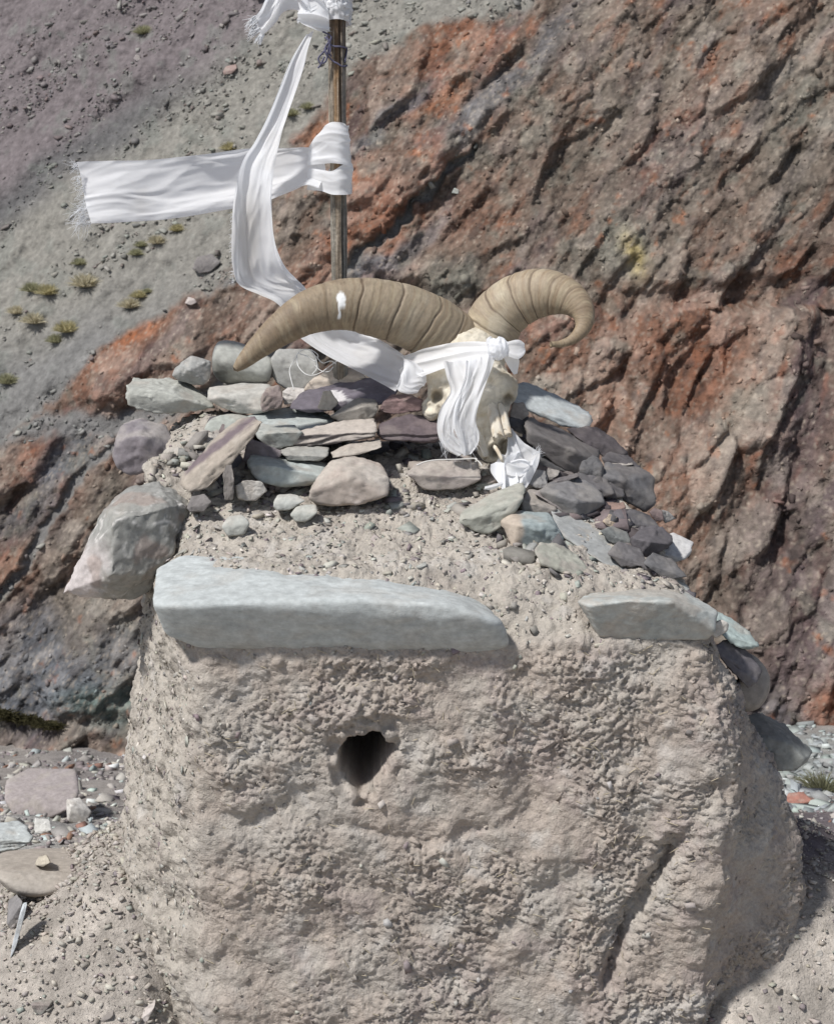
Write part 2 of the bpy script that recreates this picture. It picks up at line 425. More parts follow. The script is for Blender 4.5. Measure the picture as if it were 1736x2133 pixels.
# loose stones lying on the scree and in the gullies
r = np.random.default_rng(3)
area_w = (scree_m * 1.0 + gul * 1.0) * ((D[:, 0] > -250) & (D[:, 0] < 1400) & (D[:, 1] > -250))
area_w = area_w * sstep(-.35, .6, fbm(np.stack([(bx + bz) * .45, (bx - bz) * 2.2, bx * 0], 1), 3, 201)).clip(.06) ** 1.5
k = r.choice(N, 11000, p=area_w / area_w.sum())
pos = V[k] + r.uniform(-.015, .015, (len(k), 3)); nrm = HN.reshape(-1, 3)[k]
sz = 0.017 * np.exp(r.normal(0, 0.75, len(k))).clip(0.3, 7)
cc = lerp(s[k] * r.uniform(.75, 1.45, (len(k), 1)), pick([(.34, .33, .29, 3), (.22, .215, .19, 3), (.12, .115, .115, 2), (.26, .275, .245, 2), (.18, .135, .125, 1.5)], len(k), r), r.uniform(0.15, .75, len(k)))
Vc, Fc, Cc = chips(pos + nrm * (sz * 0.08)[:, None], nrm + np.array([0, 0, .8]), sz, cc, 0.3, 0.3, r)
o = link('scree', new_mesh('scree', Vc, Fc, Cc, M_CHIP, False)); tag(o, 'loose grey shale fragments lying on the slope', None, None, 'stuff')
# broken flakes on the rock faces
area_w = cl * rel * ((D[:, 0] > -150) & (D[:, 0] < 1900) & (D[:, 1] > -150) & (D[:, 1] < 1600))
k = r.choice(N, 4800, p=area_w / area_w.sum())
sz = 0.026 * np.exp(r.normal(0, 0.55, len(k))).clip(0.3, 3.5)
cc = col[k] * r.uniform(.7, 1.5, (len(k), 1))
nrm = HN.reshape(-1, 3)[k]
Vc, Fc, Cc = chips(V[k], nrm, sz, cc, 0.45, 0.5, r)
o = link('cliff_rubble', new_mesh('cliff_rubble', Vc, Fc, Cc, M_CHIP, False)); tag(o, 'broken brown rock flakes clinging to the cliff', None, None, 'stuff')

# ------------------------------------------------------------------ ground: bench round the shrine falling to the stream bed
GY = [-6, -1, 0.9, 3, 5, 8, 11, 13, 40]; GZ = [0.03, 0.02, -0.05, -0.88, -1.68, -2.72, -3.42, -3.75, -4.2]
def ground_z(x, y): return np.interp(y, GY, GZ) - .55 * sstep(7.5, 12.5, y) * sstep(.3, -2.5, x) + 0.10 * sstep(0.55, 1.6, np.abs(x)) * sstep(3, 0, y) * np.where(x < 0, 1, .4) + .30 * sstep(-1.2, -.62, x) * sstep(-.42, -.58, x) * sstep(-.15, .25, y) * sstep(1.3, .5, y) + .30 * sstep(1.5, .75, x) * sstep(.5, .66, x) * sstep(-.15, .25, y) * sstep(1.3, .6, y)
tx = np.linspace(-1, 1, 310); ty = np.linspace(0, 1, 320)
gx = np.sign(tx) * (np.abs(tx) * 1.9 + 26 * np.abs(tx) ** 5.0)
gy = np.concatenate([np.linspace(-7, -0.32, 30), -0.3 + 2.2 * ty + 12.5 * ty ** 2.6])
GX, GYY = np.meshgrid(gx, gy); x = GX.ravel(); y = GYY.ravel()
G3 = np.stack([x, y, np.zeros_like(x)], 1)
near = sstep(4, 1, y)
z = ground_z(x, y) + 0.05 * fbm(G3 * 1.3, 3, 301) * (0.4 + sstep(0.5, 3, y)) + 0.012 * fbm(G3 * 9, 4, 305) + 0.008 * np.abs(fbm(G3 * 26, 3, 309, 0.6)) + 0.004 * fbm(G3 * 70, 2, 311) * near
gv = np.stack([x, y, z], 1); gd = proj(gv + np.array([0, 1e-6, 0]))
gc = np.zeros((len(x), 3), dtype=np.float32); gc[:] = (.39, .352, .308)
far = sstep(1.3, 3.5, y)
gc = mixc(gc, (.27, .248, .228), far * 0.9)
gdw = gd + np.stack([fbm(G3 * 1.5, 3, 321), fbm(G3 * 1.5, 3, 325)], 1) * 40
vis = (y > -1.5)
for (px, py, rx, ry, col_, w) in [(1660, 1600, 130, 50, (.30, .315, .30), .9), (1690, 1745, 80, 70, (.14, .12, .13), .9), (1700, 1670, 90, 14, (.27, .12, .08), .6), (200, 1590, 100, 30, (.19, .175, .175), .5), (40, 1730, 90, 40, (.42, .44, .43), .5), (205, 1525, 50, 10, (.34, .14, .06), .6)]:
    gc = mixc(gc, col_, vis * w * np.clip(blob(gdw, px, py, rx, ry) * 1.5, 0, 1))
gc *= (1 + 0.3 * fbm(G3 * 14, 4, 331, 0.65))[:, None]
gf = grid_faces(len(gy), len(gx))
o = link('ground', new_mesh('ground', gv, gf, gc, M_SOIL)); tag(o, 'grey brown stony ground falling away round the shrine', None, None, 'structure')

def ground_hit(px, py):
    p = CAM + ray(px, py) * np.arange(2.0, 18, .004)[:, None]
    return p[int(np.argmax(p[:, 2] <= ground_z(p[:, 0], p[:, 1]) + 0.004))]
r = np.random.default_rng(13)
def gscatter(n, x0, x1, y0, y1, s0, pal, sig=0.5):
    xx = r.uniform(x0, x1, n); yy = r.uniform(y0, y1, n)
    g = np.stack([xx, yy, np.zeros(n)], 1)
    zz = ground_z(xx, yy) + 0.05 * fbm(g * 1.3, 3, 301) * (0.4 + sstep(0.5, 3, yy)) + 0.012 * fbm(g * 9, 4, 305) + 0.006
    sz = s0 * np.exp(r.normal(0, sig, n)).clip(0.3, 4)
    return chips(np.stack([xx, yy, zz], 1), np.tile([0, 0, 1.0], (n, 1)), sz, pick(pal, n, r), 0.35, 0.35, r)
NEARG = [(.40, .365, .315, 6), (.34, .31, .27, 5), (.27, .245, .22, 2.5), (.32, .325, .29, 1.5), (.48, .45, .40, 2), (.22, .185, .185, 1)]
FARG = [(.40, .38, .34, 4), (.30, .27, .255, 4), (.21, .185, .185, 1.5), (.42, .46, .44, 2), (.60, .60, .57, .5), (.27, .16, .12, .6)]
PALEG = [(.36, .385, .37, 4), (.30, .32, .305, 4), (.50, .51, .50, .7), (.22, .225, .22, 2)]
parts = [gscatter(8500, -1.25, -0.45, -0.1, 1.1, 0.0040, NEARG, 0.8), gscatter(3800, 0.55, 1.2, -0.1, 1.1, 0.0040, NEARG, 0.75),
         gscatter(1800, -2.8, -0.6, 1.1, 4.5, 0.022, FARG), gscatter(2200, -4.6, -0.8, 4.5, 12.2, 0.03, FARG, .7),
         gscatter(900, 0.8, 2.2, 1.1, 4.2, 0.022, FARG), gscatter(2400, 1.6, 4.0, 4.2, 11, 0.036, PALEG, .85)]
off = 0; VV = []; FF = []; CC = []
for v_, f_, c_ in parts: VV.append(v_); FF.append(f_ + off); CC.append(c_); off += len(v_)
o = link('gravel', new_mesh('gravel', np.concatenate(VV), np.concatenate(FF), np.concatenate(CC), M_CHIP, False)); tag(o, 'mixed grey gravel strewn over the ground', None, None, 'stuff')

# ------------------------------------------------------------------ the mud shrine
PLAN = np.array([(-.58, 1.12), (-.63, .85), (-.615, .55), (-.560, .30), (-.515, .16), (-.468, .062), (-.435, .018), (-.40, .003), (-.25, 0), (.02, .004), (.30, 0), (.52, .004), (.555, .018), (.578, .06), (.597, .2), (.565, .45), (.51, .8), (.42, 1.1), (0, 1.2)])
pp = np.concatenate([PLAN[-3:], PLAN, PLAN[:4]])
tt = np.linspace(2, len(PLAN) + 2 + 1, 6000) / (len(pp) - 1)
pl = crom(pp, tt)
# start the loop at the first plan point and keep exactly one turn
i0 = np.argmin(np.hypot(*(pl[:2000] - PLAN[0]).T)); i1_ = 3000 + np.argmin(np.hypot(*(pl[3000:] - PLAN[0]).T))
pl = pl[i0:i1_]
wgt = np.where(pl[:, 1] < 0.62, 1 / 0.0036, 1 / 0.024)
sl = np.concatenate([[0], np.cumsum(np.hypot(*np.diff(pl, axis=0).T) * 0.5 * (wgt[1:] + wgt[:-1]))])
NU = int(sl[-1])
rim = np.stack([np.interp(np.linspace(0, sl[-1], NU, endpoint=False), sl, pl[:, k]) for k in (0, 1)], 1)
CEN = np.array([.03, .62])
def rim_z(xr, yr):
    zr = np.full(np.shape(xr), .886)
    zr = lerp(zr, .93, sstep(-.42, -.54, xr) * sstep(.02, .2, yr))
    zr = lerp(zr, 1.15, sstep(-.42, -.55, xr) * sstep(.28, .5, yr))
    zr = lerp(zr, .86, sstep(.45, .56, xr) * sstep(.04, .25, yr))
    return lerp(zr, 1.0, sstep(.75, 1.0, yr) * sstep(.5, .2, np.abs(xr)))
def prof(x, y):
    return np.interp(y, [-.05, 0, .06, .12, .25, .45, .62, .8, 1.2], [.93, .955, .996, 1.012, 1.026, 1.08, 1.135, 1.15, 1.08]) + .075 * sstep(-.22, -.5, x) * sstep(.35, .6, y) - 0.05 * sstep(.2, .6, x) * sstep(.5, .2, y) - .05 * sstep(.3, .52, x) * sstep(.3, .6, y)
ra = np.arctan2(rim[:, 1] - CEN[1], rim[:, 0] - CEN[0]); rr = np.hypot(rim[:, 0] - CEN[0], rim[:, 1] - CEN[1])
order = np.argsort(ra); ra_s, rr_s, rz_s = ra[order], rr[order], rim_z(rim[:, 0], rim[:, 1])[order]
def capH(x, y):
    an = np.arctan2(y - CEN[1], x - CEN[0]); rd = np.hypot(x - CEN[0], y - CEN[1])
    R = np.interp(an, ra_s, rr_s, period=2 * math.pi); zr = np.interp(an, ra_s, rz_s, period=2 * math.pi)
    d = R - rd
    return np.where(d < 0, -9, zr + (prof(x, y) - zr) * np.sin(np.clip(d / .13, 0, 1) * math.pi / 2))
def cap_hit(px, py):
    p = CAM + ray(px, py) * np.arange(2.4, 4.2, .002)[:, None]
    m_ = p[:, 2] <= capH(p[:, 0], p[:, 1])
    return p[int(np.argmax(m_))] if m_.any() else None

NV = 280; zw = np.linspace(-0.12, 1, NV)
NS = 140; sq = np.linspace(0, 1, NS + 1)[1:] ** 1.25 * 0.985
rz = rim_z(rim[:, 0], rim[:, 1])
G = np.zeros((NV + NS, NU, 3))
dirv = rim - CEN; dirn = dirv / np.linalg.norm(dirv, axis=1)[:, None]
for i in range(NV):
    zz = -0.12 + (rz + 0.12) * i / (NV - 1)
    f = i / (NV - 1)
    lefts = sstep(-.40, -.56, rim[:, 0]) * sstep(.0, .25, rim[:, 1]); rights = sstep(.38, .52, rim[:, 0]) * sstep(.03, .3, rim[:, 1]); rc = sstep(.42, .57, rim[:, 0]) * sstep(.3, .05, rim[:, 1])
    fl = lefts * np.interp(zz, [-.2, .2, .45, .58, .66, .9], [.08, .07, .05, .04, .01, 0])
    fr = rights * np.interp(zz, [-.2, .2, .4, .53, .63, .75, .86], [.25, .24, .22, .19, .11, .06, .0]) + rc * np.interp(zz, [-.2, .1, .25, .42, .55, .73, .88], [-.01, .0, .03, .065, .055, .05, -.01])
    bat = 0.03 * (1 - f)
    G[i, :, :2] = rim + dirn * (fl + fr + bat)[:, None]
    G[i, :, 2] = zz
for i, sv in enumerate(sq):
    xy = rim * (1 - sv) + CEN * sv
    G[NV + i, :, :2] = xy; G[NV + i, :, 2] = capH(xy[:, 0] * .9999 + CEN[0] * .0001, xy[:, 1] * .9999 + CEN[1] * .0001)
# soften the rim
for _ in range(6):
    G[NV - 12:NV + 12] = 0.25 * G[NV - 13:NV + 11] + 0.5 * G[NV - 12:NV + 12] + 0.25 * G[NV - 11:NV + 13]
Gp = np.concatenate([G[:, -1:], G, G[:, :1]], 1)
Nn = grid_normals(Gp)[:, 1:-1]
Bv = G.reshape(-1, 3); Bn = Nn.reshape(-1, 3)
outw = (Bv - np.array([CEN[0], CEN[1], .4])); Bn = Bn * np.sign((Bn * outw).sum(1))[:, None]
wall = np.repeat(np.arange(NV + NS) < NV - 2, NU)
wallf = np.repeat(sstep(NV + 10, NV - 10, np.arange(NV + NS)), NU)
BD = proj(Bv)
gravelly = np.maximum(sstep(-.36, -.50, Bv[:, 0] + 0.04 * fbm(Bv * 7, 2, 403)) * sstep(.0, .06, Bv[:, 1] + .035), 1 - wallf)
warp = np.stack([noise(Bv * 17, 411), noise(Bv * 17, 413), noise(Bv * 17, 415)], 1) * 0.020 + np.stack([noise(Bv * 70, 412), noise(Bv * 70, 414), noise(Bv * 70, 416)], 1) * 0.004
q = Bv + warp
rot = np.array([[.90, 0, .43], [0, 1, 0], [-.43, 0, .90]])
q = q @ rot.T
lowf = sstep(-.35, .35, fbm(Bv * 5, 2, 421))
b1 = np.abs(noise(q * np.array([40, 40, 66]), 431)); b2 = np.abs(noise(q * np.array([85, 85, 135]), 433)); b3 = np.abs(noise(q * np.array([170, 170, 230]), 435))
wr = 0.0055 * b1 ** .85 + 0.0040 * b2 ** .85 + 0.0014 * b3 + .0056 * saw(noise(q * np.array([26, 26, 50]), 441) * 2.6, .72) + 0.0040 * saw(noise(q * np.array([52, 52, 95]), 443) * 2.2 + .3, .72) 
wr = wr - 0.0035 * (1 - np.abs(noise(q * np.array([48, 48, 60]), 437))) ** 6 + 0.003 * (1 - np.abs(noise(q * np.array([40, 40, 70]), 438))) ** 5; wr = wr * (0.42 + 0.78 * lowf) - .005 * sstep(.030, .006, np.abs(noise(Bv * 7.5 + warp * 12, 491))) * sstep(.05, .3, noise(Bv * 4, 493))
und = 0.010 * fbm(Bv * 4.2, 3, 441) + 0.013 * fbm(Bv * 13, 3, 445)
grit = 0.0045 * fbm(Bv * 75, 3, 451, 0.65) + 0.015 * fbm(Bv * 12, 4, 455, .55) + 0.004 * np.abs(noise(Bv * 40, 457))
front = wallf * (1 - gravelly)
disp = und * wallf + wr * front + grit * (1 - front) * 1.0
# eroded grooves, clefts and the niche on the front face (laid out in metres on the face)
def face_xy(px, py): p = P(px, py, -0.02); return (p[0], p[2])
fxz = np.stack([Bv[:, 0], Bv[:, 2]], 1) + np.stack([noise(Bv * 30, 461), noise(Bv * 30, 463)], 1) * .006 + np.stack([fbm(Bv * 60, 2, 465), fbm(Bv * 60, 2, 467)], 1) * .0055
isf = front * (Bv[:, 1] < .12)
for pts_, w, dep in [([(1400, 1750), (1375, 1810), (1330, 1880), (1290, 1965), (1265, 2040)], .016, .030), ([(1390, 1770), (1370, 1825)], .008, .022), ([(1480, 1640), (1440, 1720), (1410, 1760)], .02, .014), ([(1090, 1420), (1100, 1560), (1110, 1690)], .03, .012),
                     ([(700, 1720), (900, 1760), (1060, 1720)], .012, .008), ([(560, 1800), (760, 1850), (1000, 1960)], .02, .007), ([(1295, 1950), (1290, 1975)], .007, .02), ([(440, 1700), (520, 1720), (580, 1690)], .02, .012), ([(880, 2050), (990, 2010), (1090, 1880), (1200, 1820)], .02, .010)]:
    d_ = np.abs(sdist(fxz, [face_xy(*t_) for t_ in pts_]))
    disp = disp - isf * dep * np.exp(-(d_ / w) ** 2)
hole = [face_xy(*t_) for t_ in [(702, 1600), (704, 1575), (722, 1545), (745, 1538), (790, 1534), (800, 1540), (803, 1556), (822, 1562), (822, 1574), (806, 1595), (790, 1625), (770, 1652), (748, 1668), (735, 1655), (722, 1635), (706, 1618)]]
cove = [face_xy(*t_) for t_ in [(684, 1600), (680, 1565), (700, 1522), (735, 1494), (790, 1490), (838, 1500), (830, 1535), (828, 1575), (800, 1630), (765, 1690), (738, 1680), (706, 1640)]]
fx0 = np.stack([Bv[:, 0], Bv[:, 2]], 1) + np.stack([fbm(Bv * 55, 2, 465), fbm(Bv * 55, 2, 467)], 1) * .0035
hm = inpoly(fx0, hole) * isf; cm = softpoly(fxz, cove, .005) * isf
holec = np.array(face_xy(762, 1590))
zrel = (Bv[:, 2] - holec[1])
hin = np.abs(sdist(fx0, hole + [hole[0]])) * inpoly(fx0, hole)
hd = (.08 * sstep(0, .003, hin) + .42 * sstep(.002, .012, hin)) * np.clip(sstep(-.078, -.05, zrel), 0.08, 1)
disp = disp * (1 - 0.25 * cm) - 0.018 * cm * sstep(-.5, .2, fbm(Bv * 30, 2, 495)) - hm * hd
# ledge of broken plaster under the right-hand slab
led = [face_xy(*t_) for t_ in [(1080, 1290), (1180, 1305), (1235, 1325), (1225, 1350), (1150, 1352), (1085, 1330)]]
disp = disp + 0.02 * softpoly(fxz, led, .006) * wallf * (Bv[:, 1] < .12)
SV = Bv + Bn * disp[:, None]
# colour: dry mud, paler dust, pinkish patches
sc_ = np.zeros((len(SV), 3), dtype=np.float32); sc_[:] = (.378, .325, .278)
sc_ = mixc(sc_, (.385, .355, .315), sstep(-.2, .5, fbm(SV * 6, 3, 471)) * .8)
sc_ = mixc(sc_, (.345, .29, .262), sstep(.1, .5, fbm(SV * 9, 3, 475)) * .6)
sc_ = mixc(sc_, (.44, .40, .345), sstep(.1, .6, fbm(SV * 30, 2, 477)) * .5)
sc_ = mixc(sc_, (.40, .365, .315), gravelly * .9)
sc_ = mixc(sc_, (.30, .27, .235), gravelly * sstep(.1, .5, fbm(SV * 22, 3, 481)) * .6)
sc_ *= (1 + .10 * fbm(SV * 60, 2, 485))[:, None]
sc_ = mixc(sc_, (.47, .445, .41), .5 * sstep(.25, .6, fbm(SV * 11, 4, 487)))
sc_ = mixc(sc_, (.27, .235, .205), .45 * sstep(.3, .65, fbm(SV * 8, 4, 489)))
SF = grid_faces(NV + NS, NU, True)
shrine = link('mud_shrine', new_mesh('mud_shrine', SV, SF[:, ::-1], sc_, M_MUD))
tag(shrine, 'rough mud plastered shrine with a dark niche in its front and stones on top', 'shrine')
# grit and shale flakes pressed into the mud roof and the left flank
r = np.random.default_rng(23)
w_top = (1 - wallf) * (Bv[:, 1] < .8)
w_left = wallf * gravelly * (Bv[:, 1] < .5) * (Bv[:, 2] > -.05)
cellw = np.ones(len(Bv)); cellw = np.linalg.norm(np.gradient(G, axis=0), axis=2).ravel() * np.linalg.norm(np.gradient(G, axis=1), axis=2).ravel()
pt = w_top * cellw; pl_ = w_left * cellw
k = np.concatenate([r.choice(len(Bv), 6500, p=pt / pt.sum()), r.choice(len(Bv), 4200, p=pl_ / pl_.sum())])
sz = 0.0062 * np.exp(r.normal(0, .55, len(k))).clip(.35, 4.0); sz[6500:] *= .72
Vc, Fc, Cc = chips(SV[k] + r.normal(0, .001, (len(k), 3)), Bn[k], sz, pick([(.42, .385, .33, 5), (.36, .33, .285, 4), (.27, .25, .23, 2.2), (.33, .335, .30, 2), (.52, .49, .44, 1.6), (.22, .18, .185, 1.2)], len(k), r), .16, .28, r)
pf_ = front * (Bv[:, 1] < .2) * (Bv[:, 2] > -.02) * (.3 + lowf) * cellw
kf = r.choice(len(Bv), 1300, p=pf_ / pf_.sum())
szf = 0.0058 * np.exp(r.normal(0, .5, len(kf))).clip(.4, 3.5)
Vf, Ff, Cf = chips(SV[kf], Bn[kf], szf, sc_[kf] * r.uniform(.88, 1.16, (len(kf), 1)), .13, .3, r)
fl_ = link('mud_flakes', new_mesh('mud_flakes', Vf, Ff, Cf, M_MUD, False), shrine); tag(fl_, None, None, None, 'stuff')
ks = r.choice(len(Bv), 420, p=pf_ / pf_.sum())
tv = np.cross(Bn[ks], r.normal(size=(len(ks), 3))); tv /= np.linalg.norm(tv, axis=1)[:, None]
straws = []
for p0_, n0_, t0_, l0_ in zip(SV[ks], Bn[ks], tv, r.uniform(.008, .022, len(ks))):
    a0 = p0_ + n0_ * .0015
    straws.append((np.array([a0 - t0_ * l0_ * .5 + n0_ * .0006, a0, a0 + t0_ * l0_ * .5 - n0_ * .0004]), .0007))
k2 = r.choice(len(Bv), 90, p=pf_ / pf_.sum())
Vp, Fp, Cp = chips(SV[k2], Bn[k2], .011 * np.exp(r.normal(0, .4, len(k2))), pick([(.30, .27, .24, 3), (.22, .19, .18, 2), (.40, .39, .35, 2), (.30, .31, .29, 1)], len(k2), r), .45, .5, r)
pb_ = link('embedded_pebbles', new_mesh('embedded_pebbles', Vp, Fp, Cp, M_CHIP, False), shrine); tag(pb_, None, None, None, 'stuff')
g_ = link('embedded_grit', new_mesh('embedded_grit', Vc, Fc, Cc, M_CHIP, False), shrine); tag(g_, None, None, None, 'stuff')

def tube0(pts3, rad, n=4):
    T_ = np.gradient(pts3, axis=0); T_ /= np.linalg.norm(T_, axis=1)[:, None] + 1e-12
    A_ = np.cross(T_, np.array([.13, .31, .91])); A_ /= np.linalg.norm(A_, axis=1)[:, None]; B_ = np.cross(T_, A_)
    th = np.linspace(0, 2 * math.pi, n, endpoint=False)
    return (pts3[:, None] + rad * (A_[:, None] * np.cos(th)[None, :, None] + B_[:, None] * np.sin(th)[None, :, None])).reshape(-1, 3), grid_faces(len(pts3), n, True)
vs_, fs_ = [], []
for q_ in straws:
    v1, f1_ = tube0(*q_); fs_.append(f1_ + 12 * len(vs_)); vs_.append(v1)
vs_ = np.concatenate(vs_); sw_ = link('straw', new_mesh('straw', vs_, np.concatenate(fs_), np.tile([[.46, .40, .29]], (len(vs_), 1)), M_CHIP), shrine); tag(sw_, None, None, None, 'stuff')

# ------------------------------------------------------------------ stones
_ico = {}
def ico(level):
    if level not in _ico:
        bm = bmesh.new(); bmesh.ops.create_icosphere(bm, subdivisions=level, radius=1.0)
        v = np.array([x_.co[:] for x_ in bm.verts]); v /= np.linalg.norm(v, axis=1)[:, None]
        f = np.array([[q_.index for q_ in x_.verts] for x_ in bm.faces]); bm.free()
        _ico[level] = (v, f)
    return _ico[level]

def hull_planes(pts):
    bm = bmesh.new()
    for p in pts: bm.verts.new(p)
    bm.verts.ensure_lookup_table()
    bmesh.ops.convex_hull(bm, input=bm.verts)
    bm.normal_update()
    pl = []
    for f in bm.faces:
        n = np.array(f.normal[:]); a = f.calc_area()
        if a < 1e-9: continue
        pl.append((a, n, float(n @ np.array(f.verts[0].co[:]))))
    bm.free()
    pl.sort(key=lambda t: -t[0])
    keep = []
    for a, n, d in pl:
        if all(n @ m < .975 for _, m, _ in keep): keep.append((a, n, d))
    N_ = np.array([k_[1] for k_ in keep]); Dd = np.array([k_[2] for k_ in keep])
    return N_, Dd

_seed = [0]
def stone(label, col, pts, Y, T=0.12, p=18, rough=1.0, level=5, col2=None, w2=.5, dust=0.0, strata=0.0, vein=0.0, tint=None, cat='stone', group=None, name='stone', paint=None, shrink=.85, mat=None, seat=True, blot=1.0, cut=True, chip=1.0, cutr=(.90, .99)):
    """a stone given by the corners of its visible side; each corner is (px, py[, extra depth]); T is how far it reaches back"""
    _seed[0] += 1; sd_ = _seed[0] * 7
    if Y < 1.0 and seat:                          # rest it on the mud roof where that lies in front
        lo_ = max(pts, key=lambda t_: t_[1]); hi_ = min(t_[1] for t_ in pts)
        hp = cap_hit(lo_[0], lo_[1] - .08 * (lo_[1] - hi_))
        if hp is not None: Y = min(Y, hp[1] - (lo_[2] if len(lo_) > 2 else 0.0))
    F3 = np.array([P(t_[0], t_[1], Y + (t_[2] if len(t_) > 2 else 0.0)) for t_ in pts])
    dirs = np.array([ray(t_[0], t_[1]) for t_ in pts]); dirs /= np.linalg.norm(dirs, axis=1)[:, None]
    B3 = F3 + dirs * T
    cb = B3.mean(0); B3 = cb + (B3 - cb) * shrink
    A = np.concatenate([F3, B3])
    c0 = A.mean(0)
    U, S, W = np.linalg.svd(A - c0, full_matrices=False)
    scl = np.maximum(S / math.sqrt(len(A)), 0.25 * S[0] / math.sqrt(len(A)))
    Q = (A - c0) @ W.T / scl
    N_, Dd = hull_planes(Q)
    Dd = np.maximum(Dd, 0.05)
    if p > 12 and cut:                                   # break the corners of angular stones
        rc_ = np.random.default_rng(sd_); ex = rc_.normal(size=(9, 3)); ex /= np.linalg.norm(ex, axis=1)[:, None]
        sup = (Q @ ex.T).max(0)
        N_ = np.concatenate([N_, ex]); Dd = np.concatenate([Dd, np.maximum(sup * rc_.uniform(cutr[0], cutr[1], 9), .05)])
    if p > 12: p = p * 3.0
    sz0 = float(np.linalg.norm(A.max(0) - A.min(0)))
    if level == 6 and sz0 < .34: level = 5
    if level == 5 and sz0 < .07: level = 4
    d, f = ico(level)
    K = np.maximum(d @ N_.T / Dd[None], 0)
    K2 = np.sort(K, axis=1); edge = sstep(.90, .995, K2[:, -2] / K2[:, -1])
    rad = (K ** p).sum(1) ** (-1.0 / p) * (1 + .35 / p)
    q = d * rad[:, None]
    V_ = (q * scl) @ W + c0
    size = float(np.linalg.norm(A.max(0) - A.min(0)))
    n_ = tri_normals(V_, f)
    s_ = 1 / size
    ridg = fbm(V_ * s_ * 5, 4, sd_, .55)
    facet = np.abs(fbm(V_ * s_ * 7, 2, sd_ + 1))
    fine_ = fbm(V_ * 55, 3, sd_ + 2, .6)
    chipn = .6 * np.clip(fbm(V_ * 34, 3, sd_ + 21, .6) * 1.5 - .12, 0, 1)
    dsp = -chip * (.008 if p > 20 else .003) * min(1, size / .2) * edge * chipn + rough * (size * (.006 * ridg - .008 * facet) + .0012 * fine_ - .0012 * np.abs(fbm(V_ * 26, 3, sd_ + 15, .6)))
    if strata > 0:
        ax = W[2] if abs(W[2][2]) > .3 else W[1]
        lay = noise(np.stack([(V_ @ ax) * 130 + noise(V_ * 12, sd_ + 3) * 1.2, V_ @ W[0] * 6, V_ @ W[1] * 6], 1), sd_ + 4)
        side = 1 - np.abs(n_ @ ax)
        dsp = dsp + strata * size * .022 * lay * side
    V_ = V_ + n_ * dsp[:, None]
    n_ = tri_normals(V_, f)
    C = np.zeros((len(V_), 3), dtype=np.float32); C[:] = col
    if col2 is not None:
        C = mixc(C, col2, w2 * sstep(-.1, .35, fbm(V_ * s_ * 3.2, 6, sd_ + 5, .62)))
    if vein > 0:
        vn = np.abs(noise(V_ * s_ * 3.5 + .25 * np.stack([noise(V_ * s_ * 9, sd_), noise(V_ * s_ * 9, sd_ + 9), noise(V_ * s_ * 9, sd_ + 8)], 1), sd_ + 6))
        vn2 = np.abs(noise(V_ * s_ * 6, sd_ + 12))
        C = mixc(C, (.62, .60, .57), vein * np.maximum(sstep(.03, .008, vn), .6 * sstep(.02, .004, vn2)))
    C = C * (1 + .16 * fbm(V_ * 40, 3, sd_ + 7) + .10 * fbm(V_ * 9, 3, sd_ + 17) + .12 * fbm(V_ * 130, 2, sd_ + 18))[:, None]
    C = mixc(C, C.mean(1, keepdims=True) * np.array([1.06, 1.0, .93]), np.full(len(C), .18))
    C = mixc(C, (.36, .328, .29), np.full(len(C), .16 * min(1.0, (float(np.mean(col)) / .28) ** 2)))
    C = mixc(C, (.36, .325, .28), blot * min(.5, .5 * float(np.mean(col)) / .32) * sstep(.1, .55, fbm(V_ * 15, 4, sd_ + 19)))
    if dust > 0:
        dm = sstep(.25, .8, n_[:, 2]) * sstep(-.45, .25, fbm(V_ * 18, 3, sd_ + 10))
        C = mixc(C, (.42, .385, .335), dust * dm)
    if paint is not None: C = paint(V_, n_, C, proj(V_))
    me = new_mesh(name, V_ - c0, f, C, mat or M_STONE)
    o = link(name, me, None, c0)
    tag(o, label, cat, group)
    return o

PG = (.40, .43, .40); GREY = (.27, .275, .265); DGREY = (.155, .15, .155); BLUE = (.40, .46, .455); TAN = (.40, .32, .25); SLP = (.115, .085, .095); MAR = (.20, .13, .125); SAGE = (.33, .36, .32); OLIVE = (.33, .335, .285); PUR = (.24, .20, .235); CREAM = (.47, .44, .38); WHT = (.68, .67, .64)

# main capping slab and the other slabs along the front edge
stone('long pale blue grey slab lying along the front edge of the mud roof', (.42, .465, .465), [(322, 1215, .12), (330, 1180, .2), (380, 1160, .24), (450, 1157, .27), (700, 1170, .27), (980, 1235, .2), (338, 1290, .03), (345, 1322, .05), (405, 1345, .06), (480, 1350, .065), (760, 1345, .065), (1010, 1358, .065), (1046, 1350, .05), (1052, 1316, .04), (1012, 1290, .0), (945, 1262, 0), (760, 1250, 0), (355, 1260, 0)], -.06, .10, 16, .8, 6, (.44, .475, .47), .4, dust=.3, shrink=.95, seat=False, blot=.5, cut=False, chip=.25, paint=lambda V_, n_, C, D_: mixc(C, (.40, .362, .312), .95 * sstep(10, -14, D_[:, 1] - 1240 - .02 * (D_[:, 0] - 500) + 26 * fbm(V_ * 24, 3, 8)) * sstep(420, 500, D_[:, 0] + 50 * noise(V_ * 14, 4)) * sstep(.3, .7, n_[:, 2])))
stone('pale slab with brown stained front beside the long blue grey slab', (.37, .405, .39), [(1203, 1253, .03), (1222, 1240, .1), (1330, 1205, .26), (1400, 1215, .26), (1462, 1255, .15), (1493, 1280, .05), (1488, 1315, .03), (1470, 1332, .04), (1300, 1333, .04), (1245, 1325, .04), (1228, 1262, 0), (1300, 1250, 0), (1400, 1252, 0)], -.035, .10, 24, .7, 6, (.40, .35, .29), .6, dust=.8, shrink=.95, seat=False, cut=False, chip=.5)
